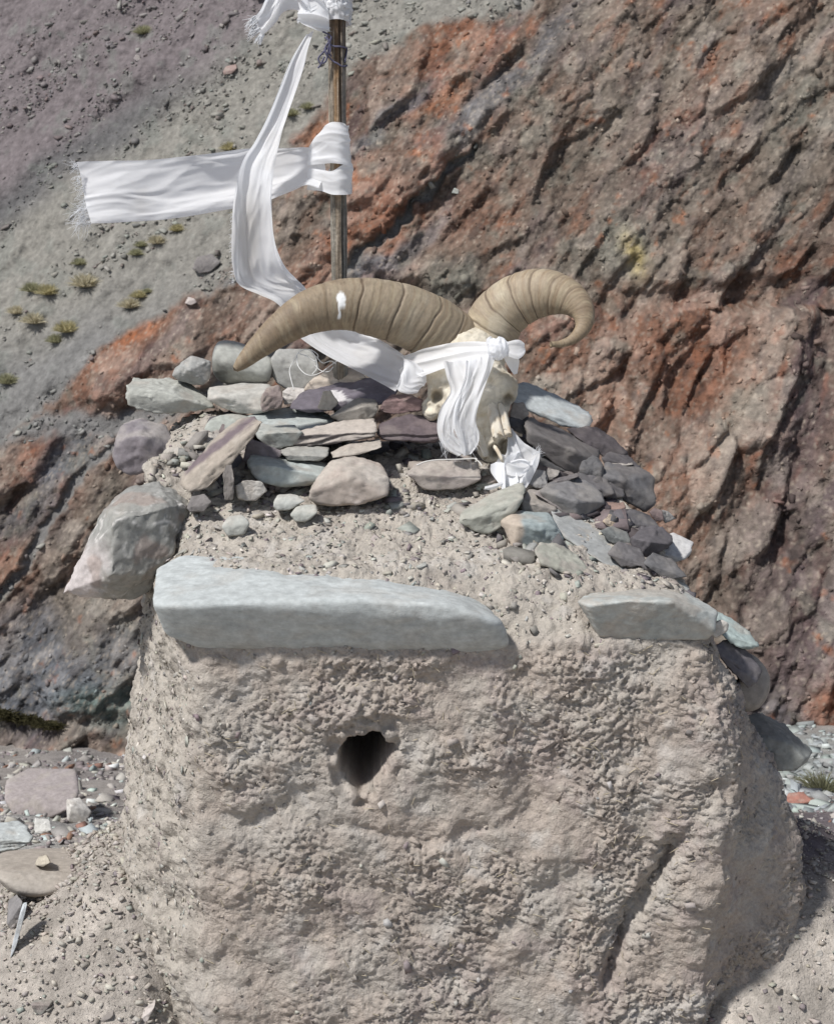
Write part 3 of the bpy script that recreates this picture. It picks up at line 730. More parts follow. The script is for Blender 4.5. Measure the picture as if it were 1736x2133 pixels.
stone('small white stone wedged behind the end of the brown stained slab', (.48, .46, .42), [(1476, 1320), (1482, 1300), (1500, 1289), (1517, 1298), (1515, 1315), (1490, 1331)], .03, .06, 8)
stone('blue green stone sticking out beyond the brown stained slab', (.30, .39, .38), [(1488, 1278, .08), (1520, 1288, .08), (1560, 1318, .05), (1577, 1345), (1555, 1352), (1520, 1340), (1500, 1318)], .12, .10, 20)
stone('rough dark grey stone wedged above the smooth brown boulder', (.13, .12, .132), [(1478, 1345), (1512, 1330, .04), (1552, 1352, .04), (1590, 1398, .03), (1580, 1422), (1558, 1434), (1530, 1410), (1500, 1372)], .10, .10, 22, 1.6)
stone('smooth brown boulder under the rough dark grey stone', (.30, .265, .23), [(1545, 1355, .05), (1585, 1372, .05), (1606, 1415, .02), (1600, 1452), (1578, 1481), (1545, 1484), (1528, 1462), (1530, 1420)], .17, .14, 7, .6, 5)
stone('grey green boulder jutting from the shrine wall above the pale gravel', (.225, .24, .225), [(1540, 1492, .1), (1582, 1486, .12), (1632, 1510, .12), (1688, 1566, .06), (1681, 1587), (1646, 1606), (1600, 1601), (1558, 1582), (1550, 1530, .03), (1640, 1548, .0)], .20, .16, 20, .7, 6, (.19, .185, .17), .6)
stone('dark stone set low in the shaded flank of the shrine', (.20, .19, .175), [(1592, 1760), (1610, 1736), (1634, 1745), (1646, 1790), (1630, 1838), (1605, 1815)], .40, .12, 9, .7)
# left side
def p_boulder(V_, n_, C, D_):
    C = mixc(C, (.52, .47, .45), .9 * sstep(25, -10, D_[:, 0] - (228 - (D_[:, 1] - 1080) * .2) + 14 * noise(V_ * 30, 3)) * sstep(1100, 1180, D_[:, 1]))
    C = mixc(C, (.27, .21, .18), .6 * sstep(.2, .5, fbm(V_ * 12, 3, 77)))
    return C
stone('large grey boulder with white veins jutting out beside the long slab', (.255, .26, .24), [(128, 1237, .06), (186, 1120, .07), (215, 1056, .09), (272, 1012, .14), (350, 1002, .2), (404, 1050, .14), (364, 1150, .02), (324, 1184, .0), (314, 1230, .04), (264, 1252, .06), (222, 1238, .0), (158, 1243, .05), (236, 1082, -.04), (348, 1056, .02), (232, 1200, -.05)], .28, .14, 34, 2.0, 6, (.22, .225, .215), .5, cut=False, vein=.9, paint=p_boulder)
stone('purple boulder at the back corner beside the leaning plank stone', (.19, .168, .185), [(234, 950), (238, 915), (255, 880, .05), (292, 869, .08), (345, 885, .08), (372, 930, .04), (350, 972), (270, 992), (243, 976), (300, 905, -.02)], .56, .16, 14, 1.8, 6, (.27, .25, .255), .6, dust=.4)
stone('thick pale green slab at the left end of the back row', (.37, .385, .345), [(264, 802, .04), (280, 790, .12), (350, 789, .14), (392, 796, .14), (438, 832, .1), (446, 848, .02), (338, 864), (266, 843), (268, 808, 0), (352, 822, -.02), (430, 845, .01)], .72, .12, 26, .7, 6)
stone('grey angular block standing on the thick pale green slab', (.30, .31, .30), [(358, 782), (364, 765), (399, 738), (440, 752), (440, 784), (426, 803), (404, 803), (368, 792), (395, 770, -.03)], .80, .08, 30, .7, 5, (.26, .24, .22), .4, vein=.5)
stone('big rounded boulder with shadowed underside below the horn tip', (.36, .375, .34), [(438, 756), (446, 715), (462, 706, .04), (505, 712, .05), (562, 742, .04), (568, 770, -.01), (562, 800), (470, 803, .05), (448, 790, .03), (470, 760, -.03)], .86, .18, 12, .8, 6, (.31, .32, .29), .5)
stone('grey boulder under the tangle of white thread', (.30, .305, .29), [(566, 782), (562, 748), (578, 727, .03), (650, 726, .04), (668, 770), (660, 800), (640, 815), (600, 815), (575, 798)], .87, .16, 16, .8, 5, (.33, .34, .31), .5)
stone('cream grey slab below the shadowed rounded boulder', (.43, .425, .385), [(432, 812, .02), (436, 806, .06), (503, 798, .12), (562, 799, .12), (572, 812, .04), (560, 858, .0), (530, 863), (498, 862), (461, 849), (431, 833), (462, 826, -.015)], .70, .12, 28, .6, 6, (.45, .41, .36), .5)
stone('dark brown broken lump capping the end of the cream grey slab', (.20, .155, .145), [(542, 842), (548, 818), (560, 804, .03), (582, 802, .03), (591, 828), (588, 850), (545, 860)], .665, .07, 18, 2.0, 5, (.36, .30, .25), .5, strata=1)
stone('thin white pink flake behind the dark brown lump', (.55, .52, .49), [(586, 816), (600, 806, .04), (642, 810, .05), (630, 834), (592, 845)], .76, .06, 24, 1, 5, strata=1)
stone('cream stone half under the white scarf', (.46, .38, .30), [(633, 812), (642, 795), (688, 764, .03), (742, 766, .04), (765, 788), (735, 806), (645, 818)], .78, .09, 16, 1.4, 5, (.52, .46, .39), .6)
stone('dark purple slate spattered with white below the white scarf', (.125, .11, .135), [(598, 850, .0), (628, 815, .06), (700, 797, .1), (790, 782, .12), (838, 800, .06), (815, 838), (740, 856, -.01), (640, 860)], .68, .10, 26, 1.4, 5, (.17, .15, .18), .5, strata=.8, paint=lambda V_, n_, C, D_: mixc(C, (.6, .58, .57), .85 * sstep(.25, .45, fbm(V_ * 28, 3, 5) + 1.2 * blob(D_, 705, 828, 26, 14) - .35)))
stone('tan flake lying on the dark purple slate', (.44, .39, .32), [(660, 852), (672, 815), (688, 812), (706, 838), (690, 856)], .645, .04, 22, 1.3)
stone('brown grey wedge stone on the blue green slab', (.255, .235, .205), [(682, 868), (745, 827, .05), (782, 832, .05), (790, 850), (776, 876), (718, 884), (760, 846, -.01)], .61, .10, 28, .8, 5)
stone('small maroon stone between the brown grey wedge and the skull', (.21, .13, .125), [(786, 858), (798, 834), (814, 821, .03), (855, 821, .04), (882, 833), (878, 856), (820, 864)], .63, .08, 18, 1.2, 5, (.32, .27, .23), .4)
stone('sage green stone behind the leaning plank stone', SAGE, [(422, 897), (438, 870, .03), (480, 860, .06), (525, 868, .05), (535, 905), (480, 918), (440, 916)], .60, .10, 10, .6, 5)
stone('smooth blue green slab above the dark slates', (.345, .40, .395), [(478, 898), (490, 878, .05), (530, 860, .12), (625, 842, .2), (665, 852, .2), (700, 872, .12), (690, 895), (560, 906)], .60, .08, 14, .4, 6, dust=.15)
stone('pale green block with split edge below the blue green slab', (.34, .37, .345), [(525, 892, .03), (545, 884, .06), (612, 884, .08), (632, 900), (612, 930), (566, 937), (536, 914), (560, 900, -.02)], .53, .12, 22, .9, 5, dust=.2)
stone('long brown slate with pale crust on its top edge', (.115, .10, .10), [(598, 922), (606, 905), (650, 888, .05), (720, 874, .07), (782, 868, .08), (786, 898), (775, 914), (680, 927), (620, 932)], .535, .10, 30, 1.3, 6, None, 0, strata=1.3, paint=lambda V_, n_, C, D_: mixc(C, (.46, .41, .36), .9 * sstep(.15, .6, n_[:, 2] + .8 * fbm(V_ * np.array([14, 30, 60]), 3, 9))))
stone('black purple slate touching the frayed end of the skull scarf', (.105, .08, .088), [(782, 905), (790, 880, .04), (850, 862, .06), (914, 868, .06), (930, 900), (908, 924), (850, 908), (800, 918)], .56, .10, 30, 1.8, 6, (.17, .13, .13), .5, strata=1.3)
stone('thin grey stone lying on the pale blue slab', (.29, .295, .275), [(581, 938, .02), (600, 929, .04), (686, 930, .05), (684, 950), (664, 962), (600, 959), (590, 948, -.01)], .49, .07, 28, .8, 5, dust=.2)
stone('thin tan stone below the long brown slate', (.36, .31, .265), [(688, 942, .02), (720, 924, .04), (792, 913, .05), (796, 932), (752, 947), (692, 955)], .50, .06, 24, 1, 5, dust=.4)
stone('pale blue rounded slab beside the dark hollow', (.375, .43, .415), [(510, 958, .03), (520, 943, .08), (548, 941, .12), (620, 955, .12), (690, 964, .1), (682, 992), (655, 1012), (590, 1018), (540, 1004), (519, 984), (560, 968, .0)], .43, .12, 16, .6, 6)
def p_plank(V_, n_, C, D_):
    t_ = (D_[:, 0] - 376) / 165.; yl = 1002 - 128 * t_
    return mixc(C, (.13, .10, .112), .9 * sstep(12, 0, np.abs(D_[:, 1] - yl + 14 + 10 * noise(V_ * 40, 3)) - 5) * sstep(.02, .1, t_))
stone('brown crusted plank stone leaning over the dark hollow', (.36, .305, .245), [(370, 1008, .02), (378, 990, .03), (450, 906, .07), (500, 872, .09), (530, 866, .07), (549, 876), (542, 892), (520, 922), (482, 966), (452, 1000), (430, 1020), (396, 1026)], .375, .06, 30, 1.5, 6, (.29, .245, .20), .5, paint=p_plank)
stone('dark splinter of stone propping up the leaning plank stone', (.19, .17, .155), [(464, 992), (471, 960, .02), (483, 964, .02), (489, 1000), (486, 1042), (468, 1042)], .36, .03, 24, 1.5, 5, strata=1)
stone('white quartz lump under the dark hollow', (.52, .50, .46), [(488, 1014), (508, 999), (546, 1003), (558, 1022), (535, 1044), (495, 1042)], .385, .07, 14, 1.6, 5, (.30, .27, .24), .6)
stone('purple grey stone deep in the dark hollow', (.20, .17, .185), [(502, 968), (516, 915), (545, 922), (592, 940), (585, 955), (530, 962)], .50, .08, 24, 1)
stone('lumpy pink and white rock in the middle of the mud roof', (.40, .33, .28), [(641, 1040, .0), (648, 1008), (688, 958, .05), (738, 947, .08), (792, 962, .08), (815, 1000, .03), (808, 1034), (760, 1050), (690, 1056), (660, 1053), (720, 990, -.01)], .37, .12, 14, 1.5, 6, (.50, .45, .41), .7, dust=.6)
stone('flat pale pebble beside the lumpy pink rock', (.40, .42, .39), [(567, 1050), (578, 1030, .02), (612, 1028, .03), (638, 1042), (604, 1063), (574, 1064)], .34, .05, 12, .9, 5, dust=.4)
stone('smaller pale pebble touching the flat pale pebble', (.38, .40, .36), [(602, 1072), (620, 1052, .02), (656, 1050, .02), (663, 1068), (640, 1086), (614, 1088)], .32, .04, 12, .9, 5, dust=.4)
stone('lone pale green pebble sunk in the mud roof', (.37, .385, .35), [(460, 1098), (474, 1075, .02), (506, 1071, .02), (522, 1090), (510, 1114), (474, 1118)], .26, .05, 12, .9, 5, dust=.4)
stone('small dark stone against the veined boulder', (.17, .155, .15), [(388, 1058), (398, 1034, .02), (425, 1028, .02), (442, 1046), (425, 1066), (396, 1068)], .34, .05, 16, 1)
stone('maroon grey rock sunk in mud below the skull', (.27, .225, .205), [(843, 985), (866, 962, .04), (900, 957, .05), (996, 960, .05), (1004, 1000), (962, 1020), (880, 1022)], .46, .08, 24, 1.2, 5, (.33, .29, .26), .5, dust=.5)
# right side row
stone('smooth pale blue slab behind the skull', (.385, .43, .44), [(1058, 806, .06), (1090, 796, .1), (1160, 824, .1), (1224, 857, .08), (1233, 878, .03), (1222, 896), (1180, 889), (1100, 853), (1058, 838)], .66, .12, 18, .4, 6)
stone('small brown stone squeezed between skull and pale blue slab', (.27, .235, .205), [(1060, 872), (1066, 838, .02), (1090, 838, .03), (1102, 862), (1085, 880)], .60, .06, 20, 1.2)
stone('long dark grey beam of stone beside the skull muzzle', (.135, .122, .118), [(1092, 880, .03), (1102, 872, .08), (1150, 888, .12), (1242, 926, .12), (1248, 944, .06), (1240, 968), (1206, 990), (1180, 984), (1096, 918), (1098, 890, 0), (1190, 938, -.02), (1228, 952, .0)], .52, .10, 34, .8, 6, (.11, .105, .105), .5)
stone('dark slate corner behind the long dark beam', (.09, .085, .088), [(1052, 876), (1062, 866, .03), (1102, 866, .05), (1108, 912), (1070, 898)], .575, .08, 26, 1, 5)
stone('splintered dark slate sticking out beyond the long dark beam', (.085, .072, .076), [(1180, 892, .04), (1238, 891, .06), (1275, 914, .04), (1310, 946, .02), (1262, 955), (1238, 938), (1200, 912)], .60, .07, 30, 1.4, 5, strata=1.8)
stone('lumpy dark stone at the end of the long dark beam', (.11, .108, .112), [(1202, 972), (1222, 950, .03), (1244, 948, .04), (1258, 975), (1252, 1003), (1225, 1003), (1206, 994)], .49, .08, 10, 2.2, 5)
stone('big dark grey block on the far right edge of the roof', (.125, .122, .126), [(1248, 990), (1262, 965, .05), (1328, 973, .08), (1358, 988, .05), (1364, 1050), (1344, 1066), (1300, 1044), (1266, 1014), (1300, 1000, -.02)], .50, .14, 16, 1, 5, (.16, .14, .13), .5)
stone('thin pale stones edge under the big dark grey block', (.30, .27, .24), [(1255, 968, .0), (1270, 956, .03), (1312, 958, .05), (1320, 968), (1280, 975)], .56, .06, 24, 1)
stone('grey faceted block in the middle of the right row', (.165, .162, .166), [(1122, 1020, .0), (1145, 1008, .05), (1205, 996, .09), (1236, 1010, .07), (1264, 1045, .02), (1222, 1076), (1204, 1087), (1164, 1072), (1138, 1042), (1203, 1046, -.03), (1150, 1022, 0)], .40, .12, 24, .7, 6, (.19, .185, .182), .5)
stone('thin flat dark shard lying on the grey faceted block', (.12, .108, .112), [(1136, 1008), (1165, 994, .02), (1202, 985, .03), (1207, 992), (1172, 1010), (1146, 1014)], .43, .04, 26, 1.2, 5, strata=1.2)
stone('small grey stone beside the fallen end of the scarf', (.22, .215, .21), [(1098, 1008), (1112, 976, .02), (1136, 980, .03), (1142, 1012), (1122, 1022)], .44, .06, 22, 1)
stone('little brown stone below the long dark beam', (.235, .215, .195), [(1130, 992), (1140, 974, .02), (1166, 980, .02), (1162, 992), (1142, 1002)], .47, .05, 20, 1)
stone('olive grey slab with a pale top below the scarf end', (.31, .325, .275), [(950, 1082, .0), (960, 1064, .03), (1010, 1034, .09), (1060, 1010, .12), (1090, 1004, .12), (1096, 1020, .07), (1092, 1042, .02), (1050, 1094), (1020, 1113), (998, 1112), (955, 1092), (1012, 1074, -.01), (1070, 1040, .02)], .28, .10, 28, 1, 6, (.36, .37, .31), .5, dust=.25)
stone('blocky stone with blue top and tan front', (.25, .315, .32), [(1044, 1088, .02), (1060, 1066, .06), (1140, 1068, .08), (1152, 1084, .05), (1174, 1122, .0), (1160, 1135), (1118, 1128), (1066, 1145, -.01), (1080, 1092, -.02), (1150, 1094, -.0)], .25, .09, 30, .8, 6, paint=lambda V_, n_, C, D_: mixc(C, (.43, .36, .29), .95 * sstep(6, -6, D_[:, 0] - 1085 - (D_[:, 1] - 1090) * .1 + 8 * noise(V_ * 40, 2))))
stone('olive flat stone sliding down the mud below the blue topped block', (.33, .335, .275), [(1110, 1148, .01), (1124, 1130, .05), (1172, 1138, .07), (1202, 1158, .05), (1224, 1186, .02), (1216, 1202), (1190, 1203), (1128, 1174)], .19, .05, 28, 1.3, 5, (.30, .25, .22), .5, strata=.6, dust=.2)
stone('long blue grey slab receding along the right roof edge', (.30, .32, .32), [(1146, 1060, .2), (1196, 1076, .2), (1264, 1116, .17), (1334, 1158, .12), (1402, 1212, .05), (1424, 1246, .0), (1380, 1240, .0), (1290, 1192, .02), (1220, 1152, .05), (1160, 1112, .1)], .17, .07, 26, .6, 6, (.33, .33, .32), .5, dust=.2)
stone('tan flat stone on the right roof edge', (.39, .33, .27), [(1250, 1080), (1288, 1058, .05), (1322, 1068, .06), (1368, 1098, .04), (1356, 1122), (1300, 1116), (1262, 1100)], .37, .07, 20, 1.2, 5, (.31, .26, .22), .5)
stone('small rough orange tan stone next to the tan flat stone', (.40, .30, .20), [(1252, 1086), (1268, 1070, .02), (1298, 1082, .02), (1298, 1104), (1270, 1102)], .33, .04, 16, 2.2)
stone('dark green grey stone below the rough orange tan stone', (.15, .16, .155), [(1248, 1104), (1274, 1094, .03), (1306, 1108, .03), (1315, 1132), (1300, 1144), (1268, 1130)], .31, .06, 18, 1)
stone('dark slate cube near the white pointed stone', (.10, .092, .10), [(1312, 1124), (1335, 1099, .05), (1372, 1096, .06), (1399, 1116, .04), (1394, 1137), (1350, 1164), (1320, 1154), (1352, 1128, -.02)], .27, .08, 36, .9, 5)
stone('flat white pointed stone overhanging on the right', (.47, .47, .47), [(1352, 1152), (1375, 1125, .05), (1400, 1109, .08), (1444, 1130, .05), (1428, 1163), (1390, 1178), (1360, 1172)], .32, .05, 26, .7, 5, (.40, .34, .29), .5)
stone('red brown splinter beside the grey faceted block', (.24, .15, .12), [(1232, 1068), (1258, 1046, .03), (1296, 1048, .03), (1302, 1058), (1266, 1074)], .39, .04, 26, 1.2, 5, strata=1.4)
stone('small maroon stone under the big dark grey block', (.17, .12, .115), [(1350, 1066), (1362, 1058, .02), (1378, 1062, .02), (1384, 1084), (1364, 1088)], .44, .05, 14, 1)
stone('grey green lump behind the brown stained slab', (.30, .315, .30), [(1392, 1222), (1408, 1204, .03), (1432, 1220, .03), (1446, 1252), (1404, 1244)], .16, .06, 12, .9)
stone('grey broken stone at the back behind the long blue grey slab', (.29, .28, .265), [(1372, 1062), (1392, 1066, .02), (1404, 1080, .02), (1384, 1090)], .50, .05, 14, 1.4)
for lb, col_, q_, Y_ in [('dark flat stone in the gap below the dark beam', (.09, .088, .09), [(1100, 945), (1120, 925, .05), (1180, 955, .05), (1190, 985), (1130, 978)], .52),
                         ('dark stone filling the gap beside the big dark grey block', (.10, .094, .098), [(1235, 1000), (1250, 985, .04), (1290, 1005, .04), (1300, 1035), (1262, 1040)], .47),
                         ('brown grey stone between the faceted block and olive slab', (.27, .24, .215), [(1085, 1045), (1100, 1020, .05), (1135, 1024, .05), (1160, 1062), (1125, 1075), (1090, 1066)], .36),
                         ('dark flat slate jutting over the roof edge past the splintered slate', (.09, .082, .086), [(1252, 955), (1272, 938, .05), (1304, 948, .05), (1334, 974), (1300, 982), (1262, 972)], .57),
                         ('dark angular slab between faceted block and big dark block', (.11, .104, .108), [(1186, 1004), (1204, 984, .04), (1262, 998, .05), (1280, 1030), (1244, 1038), (1204, 1024)], .45),
                         ('dark wedge just above the dark slate cube', (.10, .095, .10), [(1288, 1082), (1310, 1058, .04), (1352, 1072, .05), (1378, 1102), (1330, 1110)], .40),
                         ('dark grey slab under the flat white pointed stone', (.12, .118, .122), [(1336, 1172), (1358, 1150, .04), (1402, 1166, .05), (1432, 1202), (1384, 1210)], .24),
                         ('dark grey wedge wedged against the long receding slab', (.13, .122, .125), [(1262, 1152), (1286, 1126, .04), (1332, 1142, .05), (1350, 1180), (1296, 1184)], .23),
                         ('thin brown stone edge above the long blue grey slab', (.24, .21, .20), [(1110, 1028), (1125, 1018, .03), (1185, 1050, .03), (1196, 1072), (1178, 1072)], .37)]:
    stone(lb, col_, q_, Y_, .08, 20, 1)

# small broken slate packed between the stones of the pile
r = np.random.default_rng(77); rp_, rn_, rs_, rc2 = [], [], [], []
for (x0, y0, x1, y1, spread, n_, s0, pal_) in [(470, 900, 900, 905, 40, 130, .022, 0), (420, 1000, 700, 1010, 34, 70, .016, 1), (1060, 900, 1260, 1010, 40, 130, .022, 0), (1180, 1050, 1340, 1110, 22, 60, .016, 0), (1300, 1130, 1480, 1270, 18, 60, .012, 0), (960, 1060, 1200, 1180, 44, 80, .012, 1), (280, 900, 460, 980, 45, 90, .014, 1), (480, 850, 860, 850, 20, 60, .024, 0), (820, 920, 1010, 1000, 40, 60, .013, 1), (640, 960, 860, 1060, 40, 60, .011, 1)]:
    for _ in range(n_):
        t_ = r.uniform(); hp = cap_hit(x0 + (x1 - x0) * t_ + r.normal(0, 14), y0 + (y1 - y0) * t_ + r.normal(0, spread * .5))
        if hp is None: continue
        rp_.append(hp + np.array([0, 0, .004])); rs_.append(s0 * math.exp(r.normal(0, .5)))
        rc2.append(pick([[(.12, .11, .115, 4), (.18, .155, .15, 2), (.26, .24, .21, 2), (.09, .075, .08, 2)], [(.33, .30, .26, 4), (.24, .22, .20, 3), (.15, .135, .14, 2), (.30, .31, .28, 2), (.45, .42, .37, 1)]][pal_], 1, r)[0])
rp_ = np.array(rp_); rs_ = np.clip(np.array(rs_), .006, .06)
Vc, Fc, Cc = chips(rp_, np.tile([0, -.2, 1.0], (len(rp_), 1)), rs_ * 1.6, np.array(rc2), .42, .35, r)
o = link('rubble', new_mesh('rubble', Vc, Fc, Cc, M_STONE, False)); tag(o, 'small broken slate packed between the stones on the shrine roof', None, None, 'stuff')

# stones on the ground left and right
def gstone(label, col, pts, T=.2, p=14, sink=0.0, **kw):
    lowest = max(pts, key=lambda t_: t_[1]); g = ground_hit(lowest[0], lowest[1] - sink)
    return stone(label, col, pts, g[1], T, p, **kw)
gstone('flat pink grey boulder near the dark moss', (.33, .285, .28), [(8, 1668, .0), (12, 1625, .25), (60, 1600, .4), (160, 1600, .4), (167, 1650, .15), (150, 1685, .05), (90, 1712), (30, 1700)], .3, 14, rough=.7, level=5, col2=(.38, .34, .335))
gstone('small white block beside the flat pink grey boulder', (.56, .54, .50), [(138, 1664, .05), (166, 1660, .08), (192, 1690, .03), (180, 1716), (140, 1716), (148, 1680, -.02)], .15, 24, rough=.6)
gstone('layered pale blue rock at the left edge of the ground', (.44, .49, .49), [(-30, 1740), (-10, 1715, .1), (40, 1708, .12), (66, 1728, .06), (70, 1755), (30, 1775), (-20, 1778)], .2, 22, rough=1.5, strata=1.6, level=5)
gstone('small pale splintered rock beside the layered pale blue rock', (.52, .52, .49), [(70, 1735), (72, 1702, .05), (104, 1706, .05), (108, 1730), (90, 1738)], .1, 24, rough=1.4, strata=1.2)
gstone('smooth tan boulder half buried left of the shrine', (.36, .315, .265), [(-20, 1825, .0), (-10, 1775, .2), (60, 1764, .3), (190, 1768, .3), (215, 1800, .15), (180, 1835, .05), (110, 1872), (40, 1872), (0, 1850)], .25, 9, rough=.5, level=6, col2=(.39, .355, .31))
stone('little tan stone resting on the smooth tan boulder', (.42, .37, .28), [(72, 1802), (80, 1784, .02), (98, 1780, .02), (106, 1796), (92, 1806)], ground_hit(110, 1868)[1] + .06, .05, 14, 1.2)
gstone('dark stone beneath the smooth tan boulder', (.20, .19, .19), [(14, 1925), (18, 1875, .05), (36, 1862, .05), (48, 1880), (42, 1930), (26, 1942)], .1, 14, rough=.8)
gstone('thin blue white splinter of stone standing upright', (.55, .60, .63), [(22, 1998), (24, 1975), (42, 1905), (48, 1880, .02), (57, 1878, .02), (50, 1915), (34, 1975)], .02, 24, rough=.4)
gstone('red and green broken stone in the lower left gravel', (.25, .21, .19), [(64, 2092), (80, 2078, .04), (116, 2072, .05), (106, 2094), (86, 2116), (72, 2106)], .06, 26, rough=1, col2=(.22, .25, .22))
gstone('brown stone with dark end half sunk in gravel', (.30, .27, .245), [(264, 1920), (274, 1888, .03), (300, 1878, .04), (322, 1896, .02), (312, 1918), (284, 1930)], .08, 14, rough=1, col2=(.19, .21, .20))
gstone('small tan pebble right of the blue white splinter', (.46, .40, .32), [(84, 1958), (92, 1944, .02), (106, 1950, .02), (108, 1964), (94, 1970)], .04, 10, rough=.8)
gstone('green grey stone with white rim low on the left slope', (.26, .27, .245), [(338, 2022), (352, 1990, .03), (380, 1968, .04), (396, 1985), (376, 2016), (350, 2034)], .07, 14, rough=1)
gstone('brown wedge stone at the bottom edge on the left', (.22, .195, .18), [(180, 2132), (205, 2106, .03), (240, 2094, .03), (236, 2118), (205, 2140)], .06, 24, rough=1.2)
gstone('pinkish pale stone at the bottom edge beside the brown wedge', (.45, .40, .37), [(280, 2134), (296, 2094, .03), (326, 2078, .04), (322, 2100), (304, 2136)], .06, 20, rough=1.2)
gstone('red orange stone at the edge of the pale gravel', (.33, .13, .09), [(1634, 1680), (1640, 1652, .1), (1672, 1650, .1), (1690, 1668), (1665, 1685)], .15, 16, rough=1.4, col2=(.26, .2, .17))
gstone('pale pebble lying on the lit ground at lower right', (.60, .56, .50), [(1694, 1992), (1700, 1978), (1710, 1978), (1714, 1990), (1704, 1998)], .02, 8, rough=.5)
# single stones that stand out on the hillside
def hstone(label, col, pts, T=.2, **kw):
    cx_ = np.mean([t_[0] for t_ in pts]); cy_ = max(t_[1] for t_ in pts)
    g, _ = hill_hit(cx_, cy_ - 3)
    return stone(label, col, pts, g[1] - .04, T, 18, **kw)
hstone('reddish block lying alone on the green grey scree', (.30, .20, .175), [(464, 150), (470, 138, .05), (492, 133, .08), (494, 143), (482, 154), (466, 156)], rough=.8)
hstone('pale green chip on the cliff right of the pole', (.50, .55, .50), [(940, 402), (946, 391), (955, 395), (954, 404)], .08, rough=.8)
hstone('white pink stone at the top of the red outcrop', (.52, .45, .42), [(385, 632), (392, 618, .03), (405, 622), (410, 630), (398, 636)], .1, rough=.8)
hstone('pale round stone on the purple scree', (.42, .37, .36), [(278, 122), (283, 114), (292, 116), (294, 124), (285, 128)], .1, rough=.7)
hstone('dark boulder on the scree below the flying scarf', (.18, .165, .16), [(400, 560), (410, 535, .05), (440, 528, .08), (462, 545), (440, 566), (415, 570)], rough=1.2)

